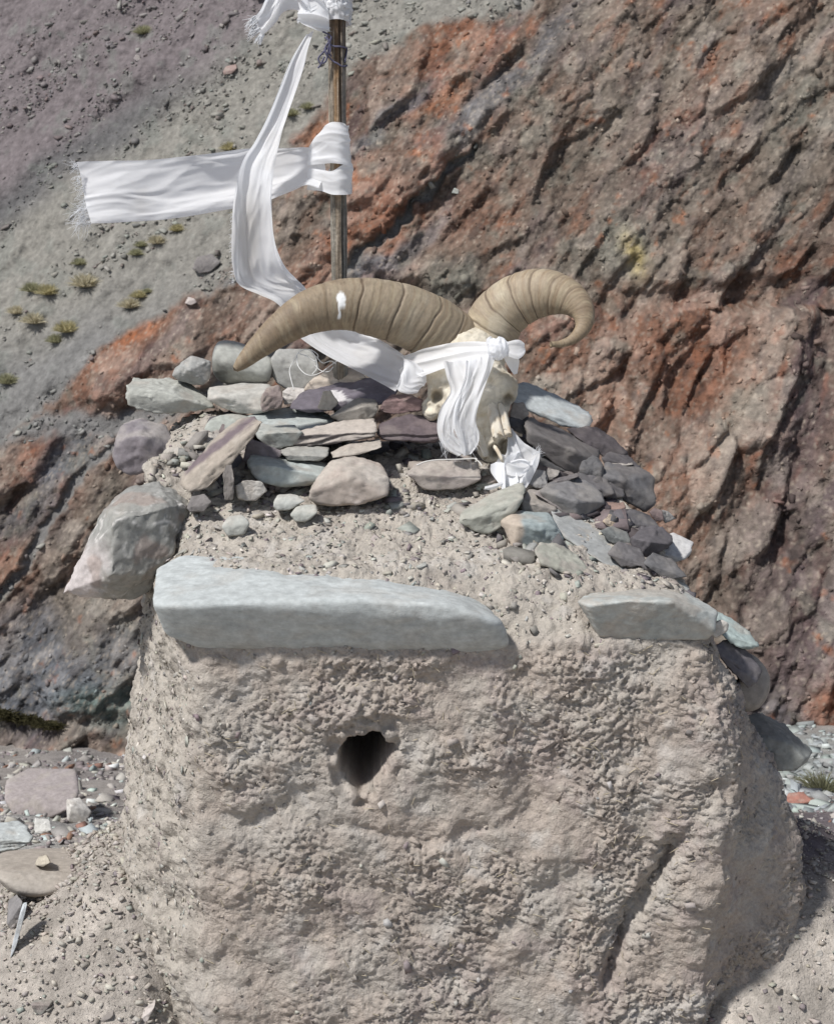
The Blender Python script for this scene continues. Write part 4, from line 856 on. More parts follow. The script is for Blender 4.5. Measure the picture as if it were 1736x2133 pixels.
# ------------------------------------------------------------------ the ram skull with horns
def pth(lst): return np.array([list(P(a_, b_, c_)) + [h_ * mm(c_)] for a_, b_, c_, h_ in lst])
def horn(name, spec, rings, parent, seed, flat=0.88, patch=None, shade=1.0):
    K = pth(spec); nu, nv = 240, 60
    t = np.linspace(0, 1, nu)
    Q = crom(K, t); C_, R_ = Q[:, :3], np.maximum(Q[:, 3], .002)
    seg = np.concatenate([[0], np.cumsum(np.linalg.norm(np.diff(C_, axis=0), axis=1))]); 
    tt_ = np.interp(np.linspace(0, seg[-1], nu), seg, t); Q = crom(K, tt_); C_, R_ = Q[:, :3], np.maximum(Q[:, 3], .002)
    T_ = np.gradient(C_, axis=0); T_ /= np.linalg.norm(T_, axis=1)[:, None]
    up = np.array([0, -1.0, 0.15]); A_ = np.cross(T_, up); A_ /= np.linalg.norm(A_, axis=1)[:, None]
    B_ = np.cross(A_, T_)
    th = np.linspace(0, 2 * math.pi, nv, endpoint=False)
    L = np.linspace(0, seg[-1], nu)
    cs, sn = np.cos(th), np.sin(th)
    U = np.repeat(L[:, None], nv, 1); TH = np.repeat(th[None], nu, 0)
    base_ = C_[:, None] + R_[:, None, None] * (A_[:, None] * cs[None, :, None] + B_[:, None] * sn[None, :, None] * flat)
    nrm_ = A_[:, None] * cs[None, :, None] + B_[:, None] * sn[None, :, None]
    pf = base_.reshape(-1, 3)
    wav = 0.010 * np.sin(TH + seed) + 0.006 * np.sin(2 * TH + seed * 2) + 0.004 * noise(pf * 30, seed).reshape(nu, nv)
    Uw = U + wav
    hh = np.zeros((nu, nv)); crk = np.zeros((nu, nv))
    fade = sstep(0, .12, L / L[-1])[:, None] * 0 + 1
    hh += 0.0003 * np.sin(Uw * 330 + 2 * noise(pf * 14, seed + 1).reshape(nu, nv)) * sstep(1, .3, L / L[-1])[:, None]
    hh += 0.0004 * noise(np.stack([Uw.ravel() * 240, pf[:, 1] * 8, pf[:, 2] * 8], 1), seed + 2).reshape(nu, nv)
    for rr_, dp in rings:
        u0 = rr_ * L[-1]
        d_ = Uw - u0
        hh -= dp * np.exp(-(d_ / .0022) ** 2); hh += dp * .3 * np.exp(-((d_ + .02) / .018) ** 2)
        crk = np.maximum(crk, np.exp(-(d_ / .0018) ** 2) * np.clip(dp / .003, 0, 1))
    pos_ = base_ + nrm_ * hh[..., None]
    V_ = pos_.reshape(-1, 3)
    tf = np.repeat((L / L[-1])[:, None], nv, 1).ravel()
    C = np.zeros((len(V_), 3), dtype=np.float32); C[:] = (.325, .27, .20)
    C = mixc(C, (.235, .18, .12), sstep(.35, .8, tf) * .75)
    C = mixc(C, (.41, .355, .255), sstep(-.1, .5, fbm(np.stack([Uw.ravel() * 60, pf[:, 0] * 9, pf[:, 2] * 9], 1), 3, seed + 4)) * .55)
    C = mixc(C, (.24, .175, .11), sstep(.1, .6, fbm(np.stack([Uw.ravel() * 130, pf[:, 0] * 5, pf[:, 2] * 5], 1), 3, seed + 6)) * .5)
    sl_ = fbm(np.stack([Uw.ravel() * 420, pf[:, 1] * 30, pf[:, 2] * 30], 1), 2, seed + 8)
    C = mixc(C, (.16, .11, .07), sstep(.35, .7, sl_) * .6 * sstep(.25, .6, tf))
    C = mixc(C, (.075, .05, .035), crk.ravel() * .85)
    C = mixc(C, (.20, .15, .105), .75 * sstep(.15, .6, fbm(pf * 9, 3, seed + 20)) * sstep(.1, .5, tf))
    C = mixc(C, (.46, .42, .34), .6 * sstep(.1, .6, fbm(pf * 14, 3, seed + 24)) * sstep(.6, .1, tf))
    C = C * (1 + .22 * fbm(np.stack([Uw.ravel() * 300, pf[:, 1] * 60, pf[:, 2] * 60], 1), 3, seed + 26))[:, None]
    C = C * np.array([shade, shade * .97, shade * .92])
    if patch is not None:
        D_ = proj(V_); m_ = patch(D_, V_) * (nrm_.reshape(-1, 3)[:, 1] < 0)
        C = mixc(C, (.85, .85, .83), m_)
    # close the tip and the root
    F_ = grid_faces(nu, nv, True)
    V_ = np.concatenate([V_, C_[:1], C_[-1:] + T_[-1:] * R_[-1] * .6]); C = np.concatenate([C, C[:1], C[-1:]])
    j = np.arange(nv); n0 = nu * nv
    caps = np.concatenate([np.stack([np.full(nv, n0), j, (j + 1) % nv, (j + 1) % nv], 1), np.stack([np.full(nv, n0 + 1), n0 - nv + (j + 1) % nv, n0 - nv + j, n0 - nv + j], 1)])
    F3 = np.concatenate([np.concatenate([F_[:, [0, 1, 2]], F_[:, [0, 2, 3]]]), caps[:, :3]])
    return link(name, new_mesh(name, V_, F3, C, M_HORN), parent)

sk = bpy.data.objects.new('ram_skull', None); scene.collection.objects.link(sk)
tag(sk, 'bleached ram skull with two thick ridged horns lying on the stone pile', 'skull')
def patch(D_, V_):
    w_ = noise(V_ * 90, 3) * 5
    return np.maximum(sstep(1.15, .85, np.hypot((D_[:, 0] - 711 + w_ * .9) / 9, (D_[:, 1] - 626 + w_) / 18)), sstep(1.2, .8, np.abs(D_[:, 0] - 706 + w_) / 3.0) * (np.abs(D_[:, 1] - 650) < 12))
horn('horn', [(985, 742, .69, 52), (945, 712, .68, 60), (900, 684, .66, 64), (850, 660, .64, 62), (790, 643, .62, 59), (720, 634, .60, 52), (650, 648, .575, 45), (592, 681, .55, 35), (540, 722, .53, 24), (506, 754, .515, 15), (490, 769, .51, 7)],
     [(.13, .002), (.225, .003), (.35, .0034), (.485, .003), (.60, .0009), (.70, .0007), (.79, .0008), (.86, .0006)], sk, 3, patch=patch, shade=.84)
horn('horn', [(1000, 735, .70, 52), (1020, 690, .70, 57), (1046, 650, .70, 55), (1090, 620, .69, 52), (1138, 610, .67, 47), (1184, 621, .645, 36), (1212, 648, .62, 25), (1214, 680, .60, 17), (1194, 705, .58, 11), (1168, 716, .57, 7.5), (1146, 717, .56, 5)],
     [(.12, .0025), (.22, .003), (.33, .003), (.43, .0026), (.53, .0018), (.62, .0012)], sk, 8, shade=.95)

def blobs_mesh(items, voxel):
    V_ = []; F_ = []; off_ = 0
    v0, f0 = ico(4)
    for (cx_, cy_, cY, rx, ry, rz_, rotY, rotX) in items:
        c_ = P(cx_, cy_, cY)
        R_ = np.array(Matrix.Rotation(math.radians(rotY), 3, 'Y') @ Matrix.Rotation(math.radians(rotX), 3, 'X'))
        V_.append((v0 * np.array([rx, ry, rz_])) @ R_.T + c_); F_.append(f0 + off_); off_ += len(v0)
    me = new_mesh('tmp', np.concatenate(V_), np.concatenate(F_))
    ob = bpy.data.objects.new('tmp', me); scene.collection.objects.link(ob)
    m = ob.modifiers.new('r', 'REMESH'); m.mode = 'VOXEL'; m.voxel_size = voxel
    s_ = ob.modifiers.new('s', 'SMOOTH'); s_.iterations = 4; s_.factor = .5
    dg = bpy.context.evaluated_depsgraph_get(); ev = ob.evaluated_get(dg); m2 = ev.to_mesh()
    vv = np.empty(len(m2.vertices) * 3, dtype=np.float32); m2.vertices.foreach_get('co', vv)
    ff = np.array([list(p_.vertices) if len(p_.vertices) == 4 else list(p_.vertices) + [p_.vertices[-1]] for p_ in m2.polygons])
    ev.to_mesh_clear(); bpy.data.objects.remove(ob); bpy.data.meshes.remove(me)
    tri = np.concatenate([ff[:, [0, 1, 2]], ff[:, [0, 2, 3]]])
    tri = tri[(tri[:, 0] != tri[:, 1]) & (tri[:, 1] != tri[:, 2]) & (tri[:, 0] != tri[:, 2])]
    return vv.reshape(-1, 3).astype(float), tri
def bone_col(V_, n_, dark=None):
    C = np.zeros((len(V_), 3), dtype=np.float32); C[:] = (.57, .52, .42)
    C = mixc(C, (.44, .37, .26), sstep(-.1, .5, fbm(V_ * 25, 3, 3)) * .65)
    C = mixc(C, (.66, .62, .54), sstep(.0, .5, fbm(V_ * 18, 3, 13)) * .6)
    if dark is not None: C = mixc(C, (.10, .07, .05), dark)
    return C
items = [(975, 745, .66, .085, .075, .070, 8, 10),      # braincase and horn bases
         (975, 790, .62, .098, .065, .062, 6, 15), (926, 818, .615, .040, .05, .040, 0, 0), (1042, 812, .60, .037, .05, .045, 0, 0),
         (955, 830, .60, .055, .05, .045, 0, 15), (1010, 835, .585, .060, .05, .045, 0, 20), (1012, 870, .575, .048, .045, .045, 10, 30),
         (1018, 900, .555, .040, .04, .045, 10, 30), (1026, 928, .54, .034, .036, .040, 10, 30), (900, 850, .625, .022, .04, .03, 0, 0), (985, 715, .69, .045, .05, .04, 0, 0)]
V_, f_ = blobs_mesh(items, .0042)
n_ = tri_normals(V_, f_); D_ = proj(V_); fr_ = sstep(.1, -.3, n_[:, 1])
V_ = V_ + n_ * (.0045 * fbm(V_ * 24, 5, 5, .6) + .0032 * np.abs(fbm(V_ * 60, 3, 7)))[:, None]
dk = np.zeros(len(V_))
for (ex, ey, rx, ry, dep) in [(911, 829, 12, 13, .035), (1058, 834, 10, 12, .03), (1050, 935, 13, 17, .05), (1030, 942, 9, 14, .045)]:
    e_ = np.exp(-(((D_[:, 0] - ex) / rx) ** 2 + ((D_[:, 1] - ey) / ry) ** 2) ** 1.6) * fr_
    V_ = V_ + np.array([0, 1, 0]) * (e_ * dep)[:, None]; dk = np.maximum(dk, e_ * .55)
for (ex, ey, rx, ry, dep) in [(911, 829, 19, 20, .010), (1052, 838, 26, 9, .012), (1000, 858, 60, 7, -.008), (892, 850, 20, 8, .014), (985, 880, 5, 40, -.006), (1000, 920, 6, 40, -.004)]:
    e_ = np.exp(-(((D_[:, 0] - ex) / rx) ** 2 + ((D_[:, 1] - ey) / ry) ** 2)) * fr_
    V_ = V_ + np.array([0, 1, 0]) * (e_ * dep)[:, None]
stain0 = np.maximum(.6 * sstep(.035, .008, np.abs(noise(V_ * 17, 21))) * sstep(-.2, .3, noise(V_ * 9, 23)), .5 * sstep(.35, .6, fbm(V_ * 70, 2, 27)))
stain = np.maximum(.65 * stain0 * .6, .7 * sstep(.2, .5, fbm(V_ * 45, 3, 17)) * (np.clip(blob(D_, 912, 840, 30, 24) + blob(D_, 1050, 846, 40, 10) + .6 * blob(D_, 1010, 940, 40, 40), 0, 1)))
n_ = tri_normals(V_, f_)
link('cranium', new_mesh('cranium', V_, f_, bone_col(V_, n_, np.maximum(dk, stain)), M_BONE), sk)
# the split nasal bones
def bonestrip(name, a_, b_, w0, w1, th, seed):
    t_ = np.linspace(0, 1, 40); A0 = P(*a_); B0 = P(*b_)
    ax = (B0 - A0); ln = np.linalg.norm(ax); ax /= ln
    side = np.cross(ax, np.array([0, -1.0, .4])); side /= np.linalg.norm(side); nn = np.cross(side, ax); nn *= -np.sign(nn[1])
    v_ = np.linspace(0, 2 * math.pi, 20, endpoint=False)
    S_ = np.sign(np.cos(v_)) * np.abs(np.cos(v_)) ** .9; N2 = np.sign(np.sin(v_)) * np.abs(np.sin(v_)) ** .9 - .25 * np.exp(-(np.cos(v_) / .16) ** 2) * (np.sin(v_) > 0)
    w_ = (w0 + (w1 - w0) * t_) * np.sqrt(np.clip(t_ / .15, .02, 1))
    G_ = A0 + ax * (t_ * ln)[:, None, None] + side * (w_[:, None] * S_)[..., None] + nn * (th * N2[None, :] + .006 * np.sin(t_ * 3.1)[:, None])[..., None]
    G_ = G_.reshape(-1, 3); G_ += (noise(G_ * 40, seed) * .0022)[:, None] * nn + ax * (noise(G_ * 120, seed + 2) * .014 * np.repeat(sstep(.7, 1, t_), 20))[:, None]
    C = np.zeros((len(G_), 3), dtype=np.float32); C[:] = (.56, .51, .42)
    C = mixc(C, (.45, .36, .25), sstep(.1, .5, fbm(G_ * np.array([90, 60, 20]), 3, seed)) * .7)
    F_ = grid_faces(40, 20, True)
    n0 = len(G_); G_ = np.concatenate([G_, [A0], [B0 + ax * .002]]); C = np.concatenate([C, C[:1], C[-1:]])
    j = np.arange(20)
    F3 = np.concatenate([F_[:, [0, 1, 2]], F_[:, [0, 2, 3]], np.stack([np.full(20, n0), (j + 1) % 20, j], 1), np.stack([np.full(20, n0 + 1), n0 - 20 + j, n0 - 20 + (j + 1) % 20], 1)])
    return link(name, new_mesh(name, G_, F3, C, M_BONE), sk)
bonestrip('nasal_bone', (1020, 838, .552), (1038, 912, .493), .0125, .0135, .010, 5)
bonestrip('nasal_bone', (1040, 842, .555), (1057, 906, .502), .0095, .0100, .010, 15)
bonestrip('turbinate', (1028, 928, .505), (1044, 956, .480), .0045, .004, .004, 25)
bonestrip('jaw_edge', (996, 880, .548), (1010, 950, .505), .008, .009, .010, 35)

# ------------------------------------------------------------------ wooden pole
def tube(pts3, rad, n=6, closed_ends=True):
    pts3 = np.asarray(pts3, dtype=float); m = len(pts3); rad = np.broadcast_to(rad, (m,))
    T_ = np.gradient(pts3, axis=0); T_ /= np.linalg.norm(T_, axis=1)[:, None] + 1e-12
    ref = np.array([.13, .91, .37]); A_ = np.cross(T_, ref); A_ /= np.linalg.norm(A_, axis=1)[:, None] + 1e-12; B_ = np.cross(T_, A_)
    th = np.linspace(0, 2 * math.pi, n, endpoint=False)
    V_ = (pts3[:, None] + rad[:, None, None] * (A_[:, None] * np.cos(th)[None, :, None] + B_[:, None] * np.sin(th)[None, :, None])).reshape(-1, 3)
    return V_, grid_faces(m, n, True)
def join(parts_):
    V_ = []; F_ = []; off_ = 0
    for v_, f_ in parts_: V_.append(v_); F_.append(f_ + off_); off_ += len(v_)
    return np.concatenate(V_), np.concatenate(F_)
PY = .80
nz_, nt_ = 260, 64
topz = P(700, -80, PY)[2]; botz = 1.08
zz = np.linspace(botz, topz, nz_); th = np.linspace(0, 2 * math.pi, nt_, endpoint=False)
ZP, TP = np.meshgrid(zz, th, indexing='ij')
z50, z580 = P(700, 50, PY)[2], P(700, 580, PY)[2]
cxp = np.interp(ZP, [botz, z580, z50, topz], [P(708, 580, PY)[0], P(706, 580, PY)[0], P(701, 50, PY)[0], P(700, 50, PY)[0]])
rp = np.interp(ZP, [botz, z580, z50, topz], [.0185, .0180, .0205, .021])
pc = np.stack([np.cos(TP).ravel() * 1.5, np.sin(TP).ravel() * 1.5, ZP.ravel() * 3], 1)
def wrapd(t, t0): return np.abs((t - t0 + math.pi) % (2 * math.pi) - math.pi)
cr1 = np.exp(-(wrapd(TP, -1.05 + .1 * np.sin(ZP * 5)) / .10) ** 2) * sstep(1.2, 1.5, ZP); cr2 = np.exp(-(wrapd(TP, -2.05 + .07 * np.sin(ZP * 8 + 1)) / .08) ** 2) * .6
grain = fbm(np.stack([np.cos(TP).ravel() * 14, np.sin(TP).ravel() * 14, ZP.ravel() * 5], 1), 4, 601).reshape(nz_, nt_)
rp = rp * (1 + .09 * fbm(pc * np.array([1, 1, 2.2]), 3, 603).reshape(nz_, nt_)) - .0075 * cr1 - .003 * cr2 + .0016 * grain
pv = np.stack([cxp + rp * np.cos(TP), PY + rp * np.sin(TP), ZP], -1).reshape(-1, 3)
wc = np.zeros((len(pv), 3), dtype=np.float32); wc[:] = (.27, .235, .19)
tpf = TP.ravel()
wc = mixc(wc, (.22, .135, .07), sstep(.75, .35, wrapd(tpf, -1.5)) * .85 * sstep(.9, 1.6, ZP.ravel()))
wc = mixc(wc, (.21, .20, .19), sstep(.6, .2, wrapd(tpf, -.55)) * .8)
wc = mixc(wc, (.06, .045, .035), np.clip(cr1 + cr2 * .5, 0, 1).ravel() * .9)
zdark = P(700, 110, PY)[2]
wc = mixc(wc, (.085, .06, .045), sstep(zdark - .06, zdark, ZP.ravel()) * sstep(-.4, .2, grain.ravel() + .2) * .85)
wc = mixc(wc, (.20, .20, .18), sstep(P(700, 400, PY)[2] + .02, P(700, 430, PY)[2], ZP.ravel()) * .5)
wc = mixc(wc, (.12, .095, .07), sstep(.05, .5, fbm(np.stack([np.cos(TP).ravel() * 9, np.sin(TP).ravel() * 9, ZP.ravel() * 9], 1), 4, 611)) * .7)
wc = mixc(wc, (.42, .38, .32), sstep(.15, .6, fbm(np.stack([np.cos(TP).ravel() * 11, np.sin(TP).ravel() * 11, ZP.ravel() * 5], 1), 4, 617)) * .6)
wc *= (1 + .5 * grain.ravel())[:, None]
o = link('wooden_pole', new_mesh('wooden_pole', pv, grid_faces(nz_, nt_, True)[:, ::-1], wc, M_WOOD)); tag(o, 'split weathered wooden pole standing behind the skull', 'pole')

# ------------------------------------------------------------------ white scarves
WHITE = (.90, .905, .915)
def ribbon(stations, nu=220, nv=64, folds=((1.5, .012, 0, .3),), wr=.004, seed=1, stain=None, wave=.002):
    A_ = np.array([P(*s_[0]) for s_ in stations]); B_ = np.array([P(*s_[1]) for s_ in stations])
    mid = (A_ + B_) / 2; seg = np.concatenate([[0], np.cumsum(np.linalg.norm(np.diff(mid, axis=0), axis=1))]); n_st = len(stations)
    t = np.interp(np.linspace(0, seg[-1], nu), seg, np.linspace(0, 1, n_st))
    a_, b_ = crom(A_, t), crom(B_, t)
    v = np.linspace(0, 1, nv)
    G_ = a_[:, None] * (1 - v)[None, :, None] + b_[:, None] * v[None, :, None]
    N_ = grid_normals(G_); N_ *= np.sign(-N_[..., 1:2] + 1e-9)
    wid = np.linalg.norm(b_ - a_, axis=1)
    Lu = np.linspace(0, seg[-1], nu)
    UU, VV = np.meshgrid(Lu, v, indexing='ij')
    W_ = np.repeat(wid[:, None], nv, 1)
    d_ = np.zeros((nu, nv)); sft = np.zeros((nu, nv))
    nlow = noise(np.stack([UU.ravel() * 5, VV.ravel() * 1.2, np.full(UU.size, seed)], 1), seed).reshape(nu, nv)
    for k, am, ph, dr in folds:
        ar = 2 * math.pi * (k * VV + ph + dr * UU / max(seg[-1], 1e-6) * 2 + .25 * nlow)
        s1 = np.sin(ar); sharp = np.sign(s1) * np.abs(s1) ** .7
        am = am * np.clip(W_ / .10, .15, 1.0)
        d_ += am * sharp; sft += am * .9 * np.cos(ar)
    q_ = np.stack([UU.ravel() * 9, VV.ravel() * W_.ravel() * 42, np.full(UU.size, seed * 1.7)], 1)
    wr = wr * np.clip(W_ / .08, .2, 1.0)
    d_ += wr * (1 - 2 * np.abs(noise(q_ + .5 * noise(q_ * .5, seed + 1)[:, None], seed + 2))).reshape(nu, nv) + wr * .5 * noise(q_ * 2.3, seed + 3).reshape(nu, nv)
    d_ += wave * np.sin(UU * 21 + 4 * VV + seed) * sstep(0, .15, np.abs(VV - .5) + .1)
    G_ = G_ + N_ * d_[..., None] + ((b_ - a_) / (wid[:, None] + 1e-9))[:, None] * (sft * np.sin(VV * math.pi))[..., None]
    V_ = G_.reshape(-1, 3)
    C = np.zeros((len(V_), 3), dtype=np.float32); C[:] = WHITE
    C *= (1 + .03 * fbm(V_ * 12, 3, seed + 5))[:, None]
    C = mixc(C, (.66, .62, .55), .2 * sstep(.1, .6, fbm(V_ * 9, 4, seed + 9)))
    if stain is not None: C = stain(proj(V_), V_, C)
    return V_, grid_faces(nu, nv), C, (a_, b_)
def cloth(name, parts_, parent=None):
    V_ = []; F_ = []; C = []; off_ = 0
    for p_ in parts_:
        V_.append(p_[0]); F_.append(p_[1] + off_); C.append(p_[2]); off_ += len(p_[0])
    return link(name, new_mesh(name, np.concatenate(V_), np.concatenate(F_), np.concatenate(C), M_CLOTH), parent)
def strands(starts, dirs, lens, rad=.00055, curl=.4, seg=9, seed=1, droop=.5):
    r_ = np.random.default_rng(seed); out = []
    for s0, d0, L_ in zip(starts, dirs, lens):
        d0 = d0 / np.linalg.norm(d0); p_ = [np.array(s0)]; d_ = d0.copy(); tw = r_.normal(size=3) * curl
        for k_ in range(seg):
            tw = tw * .8 + r_.normal(size=3) * curl * .4
            d_ = d_ + tw * .35 + np.array([0, 0, -droop * .1]); d_ /= np.linalg.norm(d_)
            p_.append(p_[-1] + d_ * L_ / seg)
        out.append(tube(p_, np.linspace(rad, rad * .4, seg + 1), 4))
    V_, F_ = join(out)
    C = np.zeros((len(V_), 3), dtype=np.float32); C[:] = (.82, .83, .85)
    return V_, F_, C
def fringe(parent, *args, **kw):
    V_, F_, C = strands(*args, **kw)
    return link('fringe', new_mesh('fringe', V_, F_, C, M_THREAD), parent)
r = np.random.default_rng(31)

# flying scarf tied round the pole
flag = cloth('white_scarf', [
    ribbon([((190, 470, .72), (158, 336, .76)), ((250, 464, .74), (230, 334, .75)), ((330, 457, .77), (320, 333, .76)), ((430, 443, .79), (420, 322, .78)), ((540, 424, .80), (520, 310, .81)), ((610, 400, .80), (600, 308, .81)), ((645, 388, .79), (648, 308, .80)), ((672, 394, .775), (668, 318, .785))], 220, 64, ((.75, .013, .12, .10), (1.6, .003, .3, -.15)), .0030, 3, wave=.006),
    ribbon([((640, 344, .795), (646, 306, .80)), ((668, 342, .775), (662, 280, .785)), ((690, 340, .760), (684, 256, .768)), ((708, 342, .755), (706, 254, .762)), ((724, 346, .768), (720, 257, .772)), ((731, 344, .79), (724, 262, .79)), ((728, 340, .825), (716, 262, .825)), ((704, 338, .84), (700, 258, .84)), ((684, 338, .825), (682, 262, .825))], 120, 50, ((1.3, .003, .1, .3),), .0035, 5),
    ribbon([((640, 396, .79), (642, 350, .795)), ((668, 398, .772), (664, 352, .785)), ((690, 405, .762), (690, 356, .768)), ((708, 406, .757), (712, 344, .760)), ((727, 405, .770), (730, 342, .774)), ((731, 403, .80), (731, 345, .80)), ((712, 400, .84), (712, 348, .84)), ((684, 400, .825), (684, 352, .825))], 120, 40, ((1.2, .003, .4, .2),), .003, 7)])
tag(flag, 'white scarf tied round the pole and streaming straight out to the left', 'scarf')
st = [P(158 + 32 * t_ + r.uniform(-2, 4), 338 + 130 * t_, .745) for t_ in r.uniform(0, 1, 150)]
fringe(flag, st, [np.array([-1, r.uniform(-.3, .3), r.uniform(-.9, .5)]) for _ in st], r.uniform(.006, .035, len(st)), rad=.0004, curl=.6, seed=5)
st = [P(180 + r.uniform(-10, 12), 450 + r.uniform(-22, 16), .74) for t_ in range(110)]
fringe(flag, st, [np.array([-1, r.uniform(-.3, .3), r.uniform(-.6, -.05)]) for _ in st], r.uniform(.015, .06, len(st)), rad=.0004, curl=.5, seed=6)

# long scarf hanging from the pole top down behind the horn to the skull
def stain2(D_, V_, C): return mixc(C, (.60, .56, .50), .55 * np.clip(1.3 * blob(D_, 518, 500, 24, 95), 0, 1))
S2 = [((638, 72, .785), (654, 64, .785)), ((614, 112, .782), (641, 106, .782)), ((600, 142, .778), (634, 140, .778)), ((579, 195, .77), (615, 196, .77)), ((559, 245, .76), (600, 242, .76)), ((533, 295, .745), (586, 290, .745)), ((510, 330, .735), (576, 335, .735)), ((496, 375, .725), (569, 378, .725)), ((488, 432, .715), (567, 432, .715)), ((485, 500, .71), (573, 498, .71)),
      ((487, 555, .71), (588, 540, .71)), ((500, 592, .715), (612, 572, .72)), ((545, 614, .72), (630, 592, .725)), ((580, 633, .725), (645, 610, .73)), ((610, 672, .74), (688, 648, .745)), ((628, 709, .74), (736, 690, .75)), ((685, 748, .72), (778, 710, .73)), ((762, 785, .68), (824, 732, .69)), ((830, 814, .64), (852, 742, .63))]
long_ = cloth('white_scarf', [ribbon(S2, 360, 64, ((1.0, .014, .30, -.02), (2.0, .005, .15, .2)), .0045, 11, stain2)])
tag(long_, 'long white scarf hanging from the pole top and passing behind the horn to the skull', 'scarf')
st = [P(486 + r.uniform(-1, 2), 440 + 150 * t_, .711) for t_ in r.uniform(0, 1, 90)]
fringe(long_, st, [np.array([-1, r.uniform(-.3, .3), r.uniform(-.5, .6)]) for _ in st], r.uniform(.005, .014, len(st)), rad=.0004, curl=.4, seed=7)
st = [P(575 + r.uniform(-2, 2), 345 + r.uniform(-6, 6), .735) for _ in range(6)]

# twisted knot of scarves at the top of the pole
top = cloth('white_scarf', [
    ribbon([((690, 66, .785), (690, 58, .785)), ((668, 66, .775), (668, 50, .775)), ((650, 60, .77), (652, 20, .775)), ((625, 46, .775), (632, -30, .78)), ((612, 20, .79), (616, -60, .79)), ((590, 22, .80), (586, -50, .80)), ((575, 45, .80), (562, -18, .80)), ((556, 66, .80), (545, 18, .80)), ((545, 74, .80), (533, 34, .80))], 200, 60, ((1.3, .012, .2, .4), (2.7, .004, .0, -.3)), .005, 21),
    ribbon([((686, 62, .77), (684, 20, .765)), ((664, 58, .765), (668, -10, .765)), ((640, 52, .77), (650, -40, .775)), ((622, 46, .775), (632, -60, .78))], 120, 50, ((1.8, .010, .4, .3),), .006, 25),
    ribbon([((622, 50, .772), (630, 30, .77)), ((619, 44, .772), (640, 20, .77)), ((640, 30, .765), (660, 10, .765))], 40, 30, ((1, .004, 0, 0),), .003, 27)])
tag(top, 'tattered white scarf end fluttering from the very top of the pole', 'scarf')
st = [P(545 - 14 * t_ + r.uniform(-2, 2), 74 - 42 * t_, .80) for t_ in r.uniform(0, 1, 70)]
fringe(top, st, [np.array([-1, r.uniform(-.2, .2), r.uniform(-.9, -.3)]) for _ in st], r.uniform(.01, .04, len(st)), rad=.0007, curl=.25, seed=9)
st = [P(548 + r.uniform(-3, 3), 70 + r.uniform(-4, 4), .80) for t_ in range(40)]
fringe(top, st, [np.array([-.6, r.uniform(-.1, .1), -1]) for _ in st], r.uniform(.015, .03, len(st)), rad=.0007, curl=.15, seed=10)
def band(z_pts, rad_f, seed, n_t=96, n_v=60):
    th = np.linspace(0, 2 * math.pi, n_t, endpoint=False); v = np.linspace(0, 1, n_v)
    VV, TT = np.meshgrid(v, th, indexing='ij')
    z0, z1 = z_pts
    zz_ = z0 + (z1 - z0) * VV + .006 * np.sin(TT + seed) * (1 - VV)
    pp_ = np.stack([np.cos(TT).ravel() * 2.2 + VV.ravel() * 3.0, np.sin(TT).ravel() * 2.2, VV.ravel() * 4.2 + TT.ravel() * .0], 1)
    rr_ = rad_f(VV) + (.0065 * (1 - 2 * np.abs(noise(pp_, seed))) + .003 * noise(pp_ * 2.4, seed + 2)).reshape(n_v, n_t)
    V_ = np.stack([P(703, 20, PY)[0] + rr_ * np.cos(TT), PY + rr_ * np.sin(TT), zz_], -1).reshape(-1, 3)
    C = np.zeros((len(V_), 3), dtype=np.float32); C[:] = WHITE
    return V_, grid_faces(n_v, n_t, True), C
capb = cloth('white_scarf', [band((P(700, 49, PY)[2], P(700, -70, PY)[2]), lambda v: .0255 + .003 * np.sin(v * 7), 41), band((P(700, 24, PY)[2], P(700, -60, PY)[2]), lambda v: .0285 - .002 * v, 47)])
tag(capb, 'white scarf wound tightly round the pole top like a bandage', 'scarf')

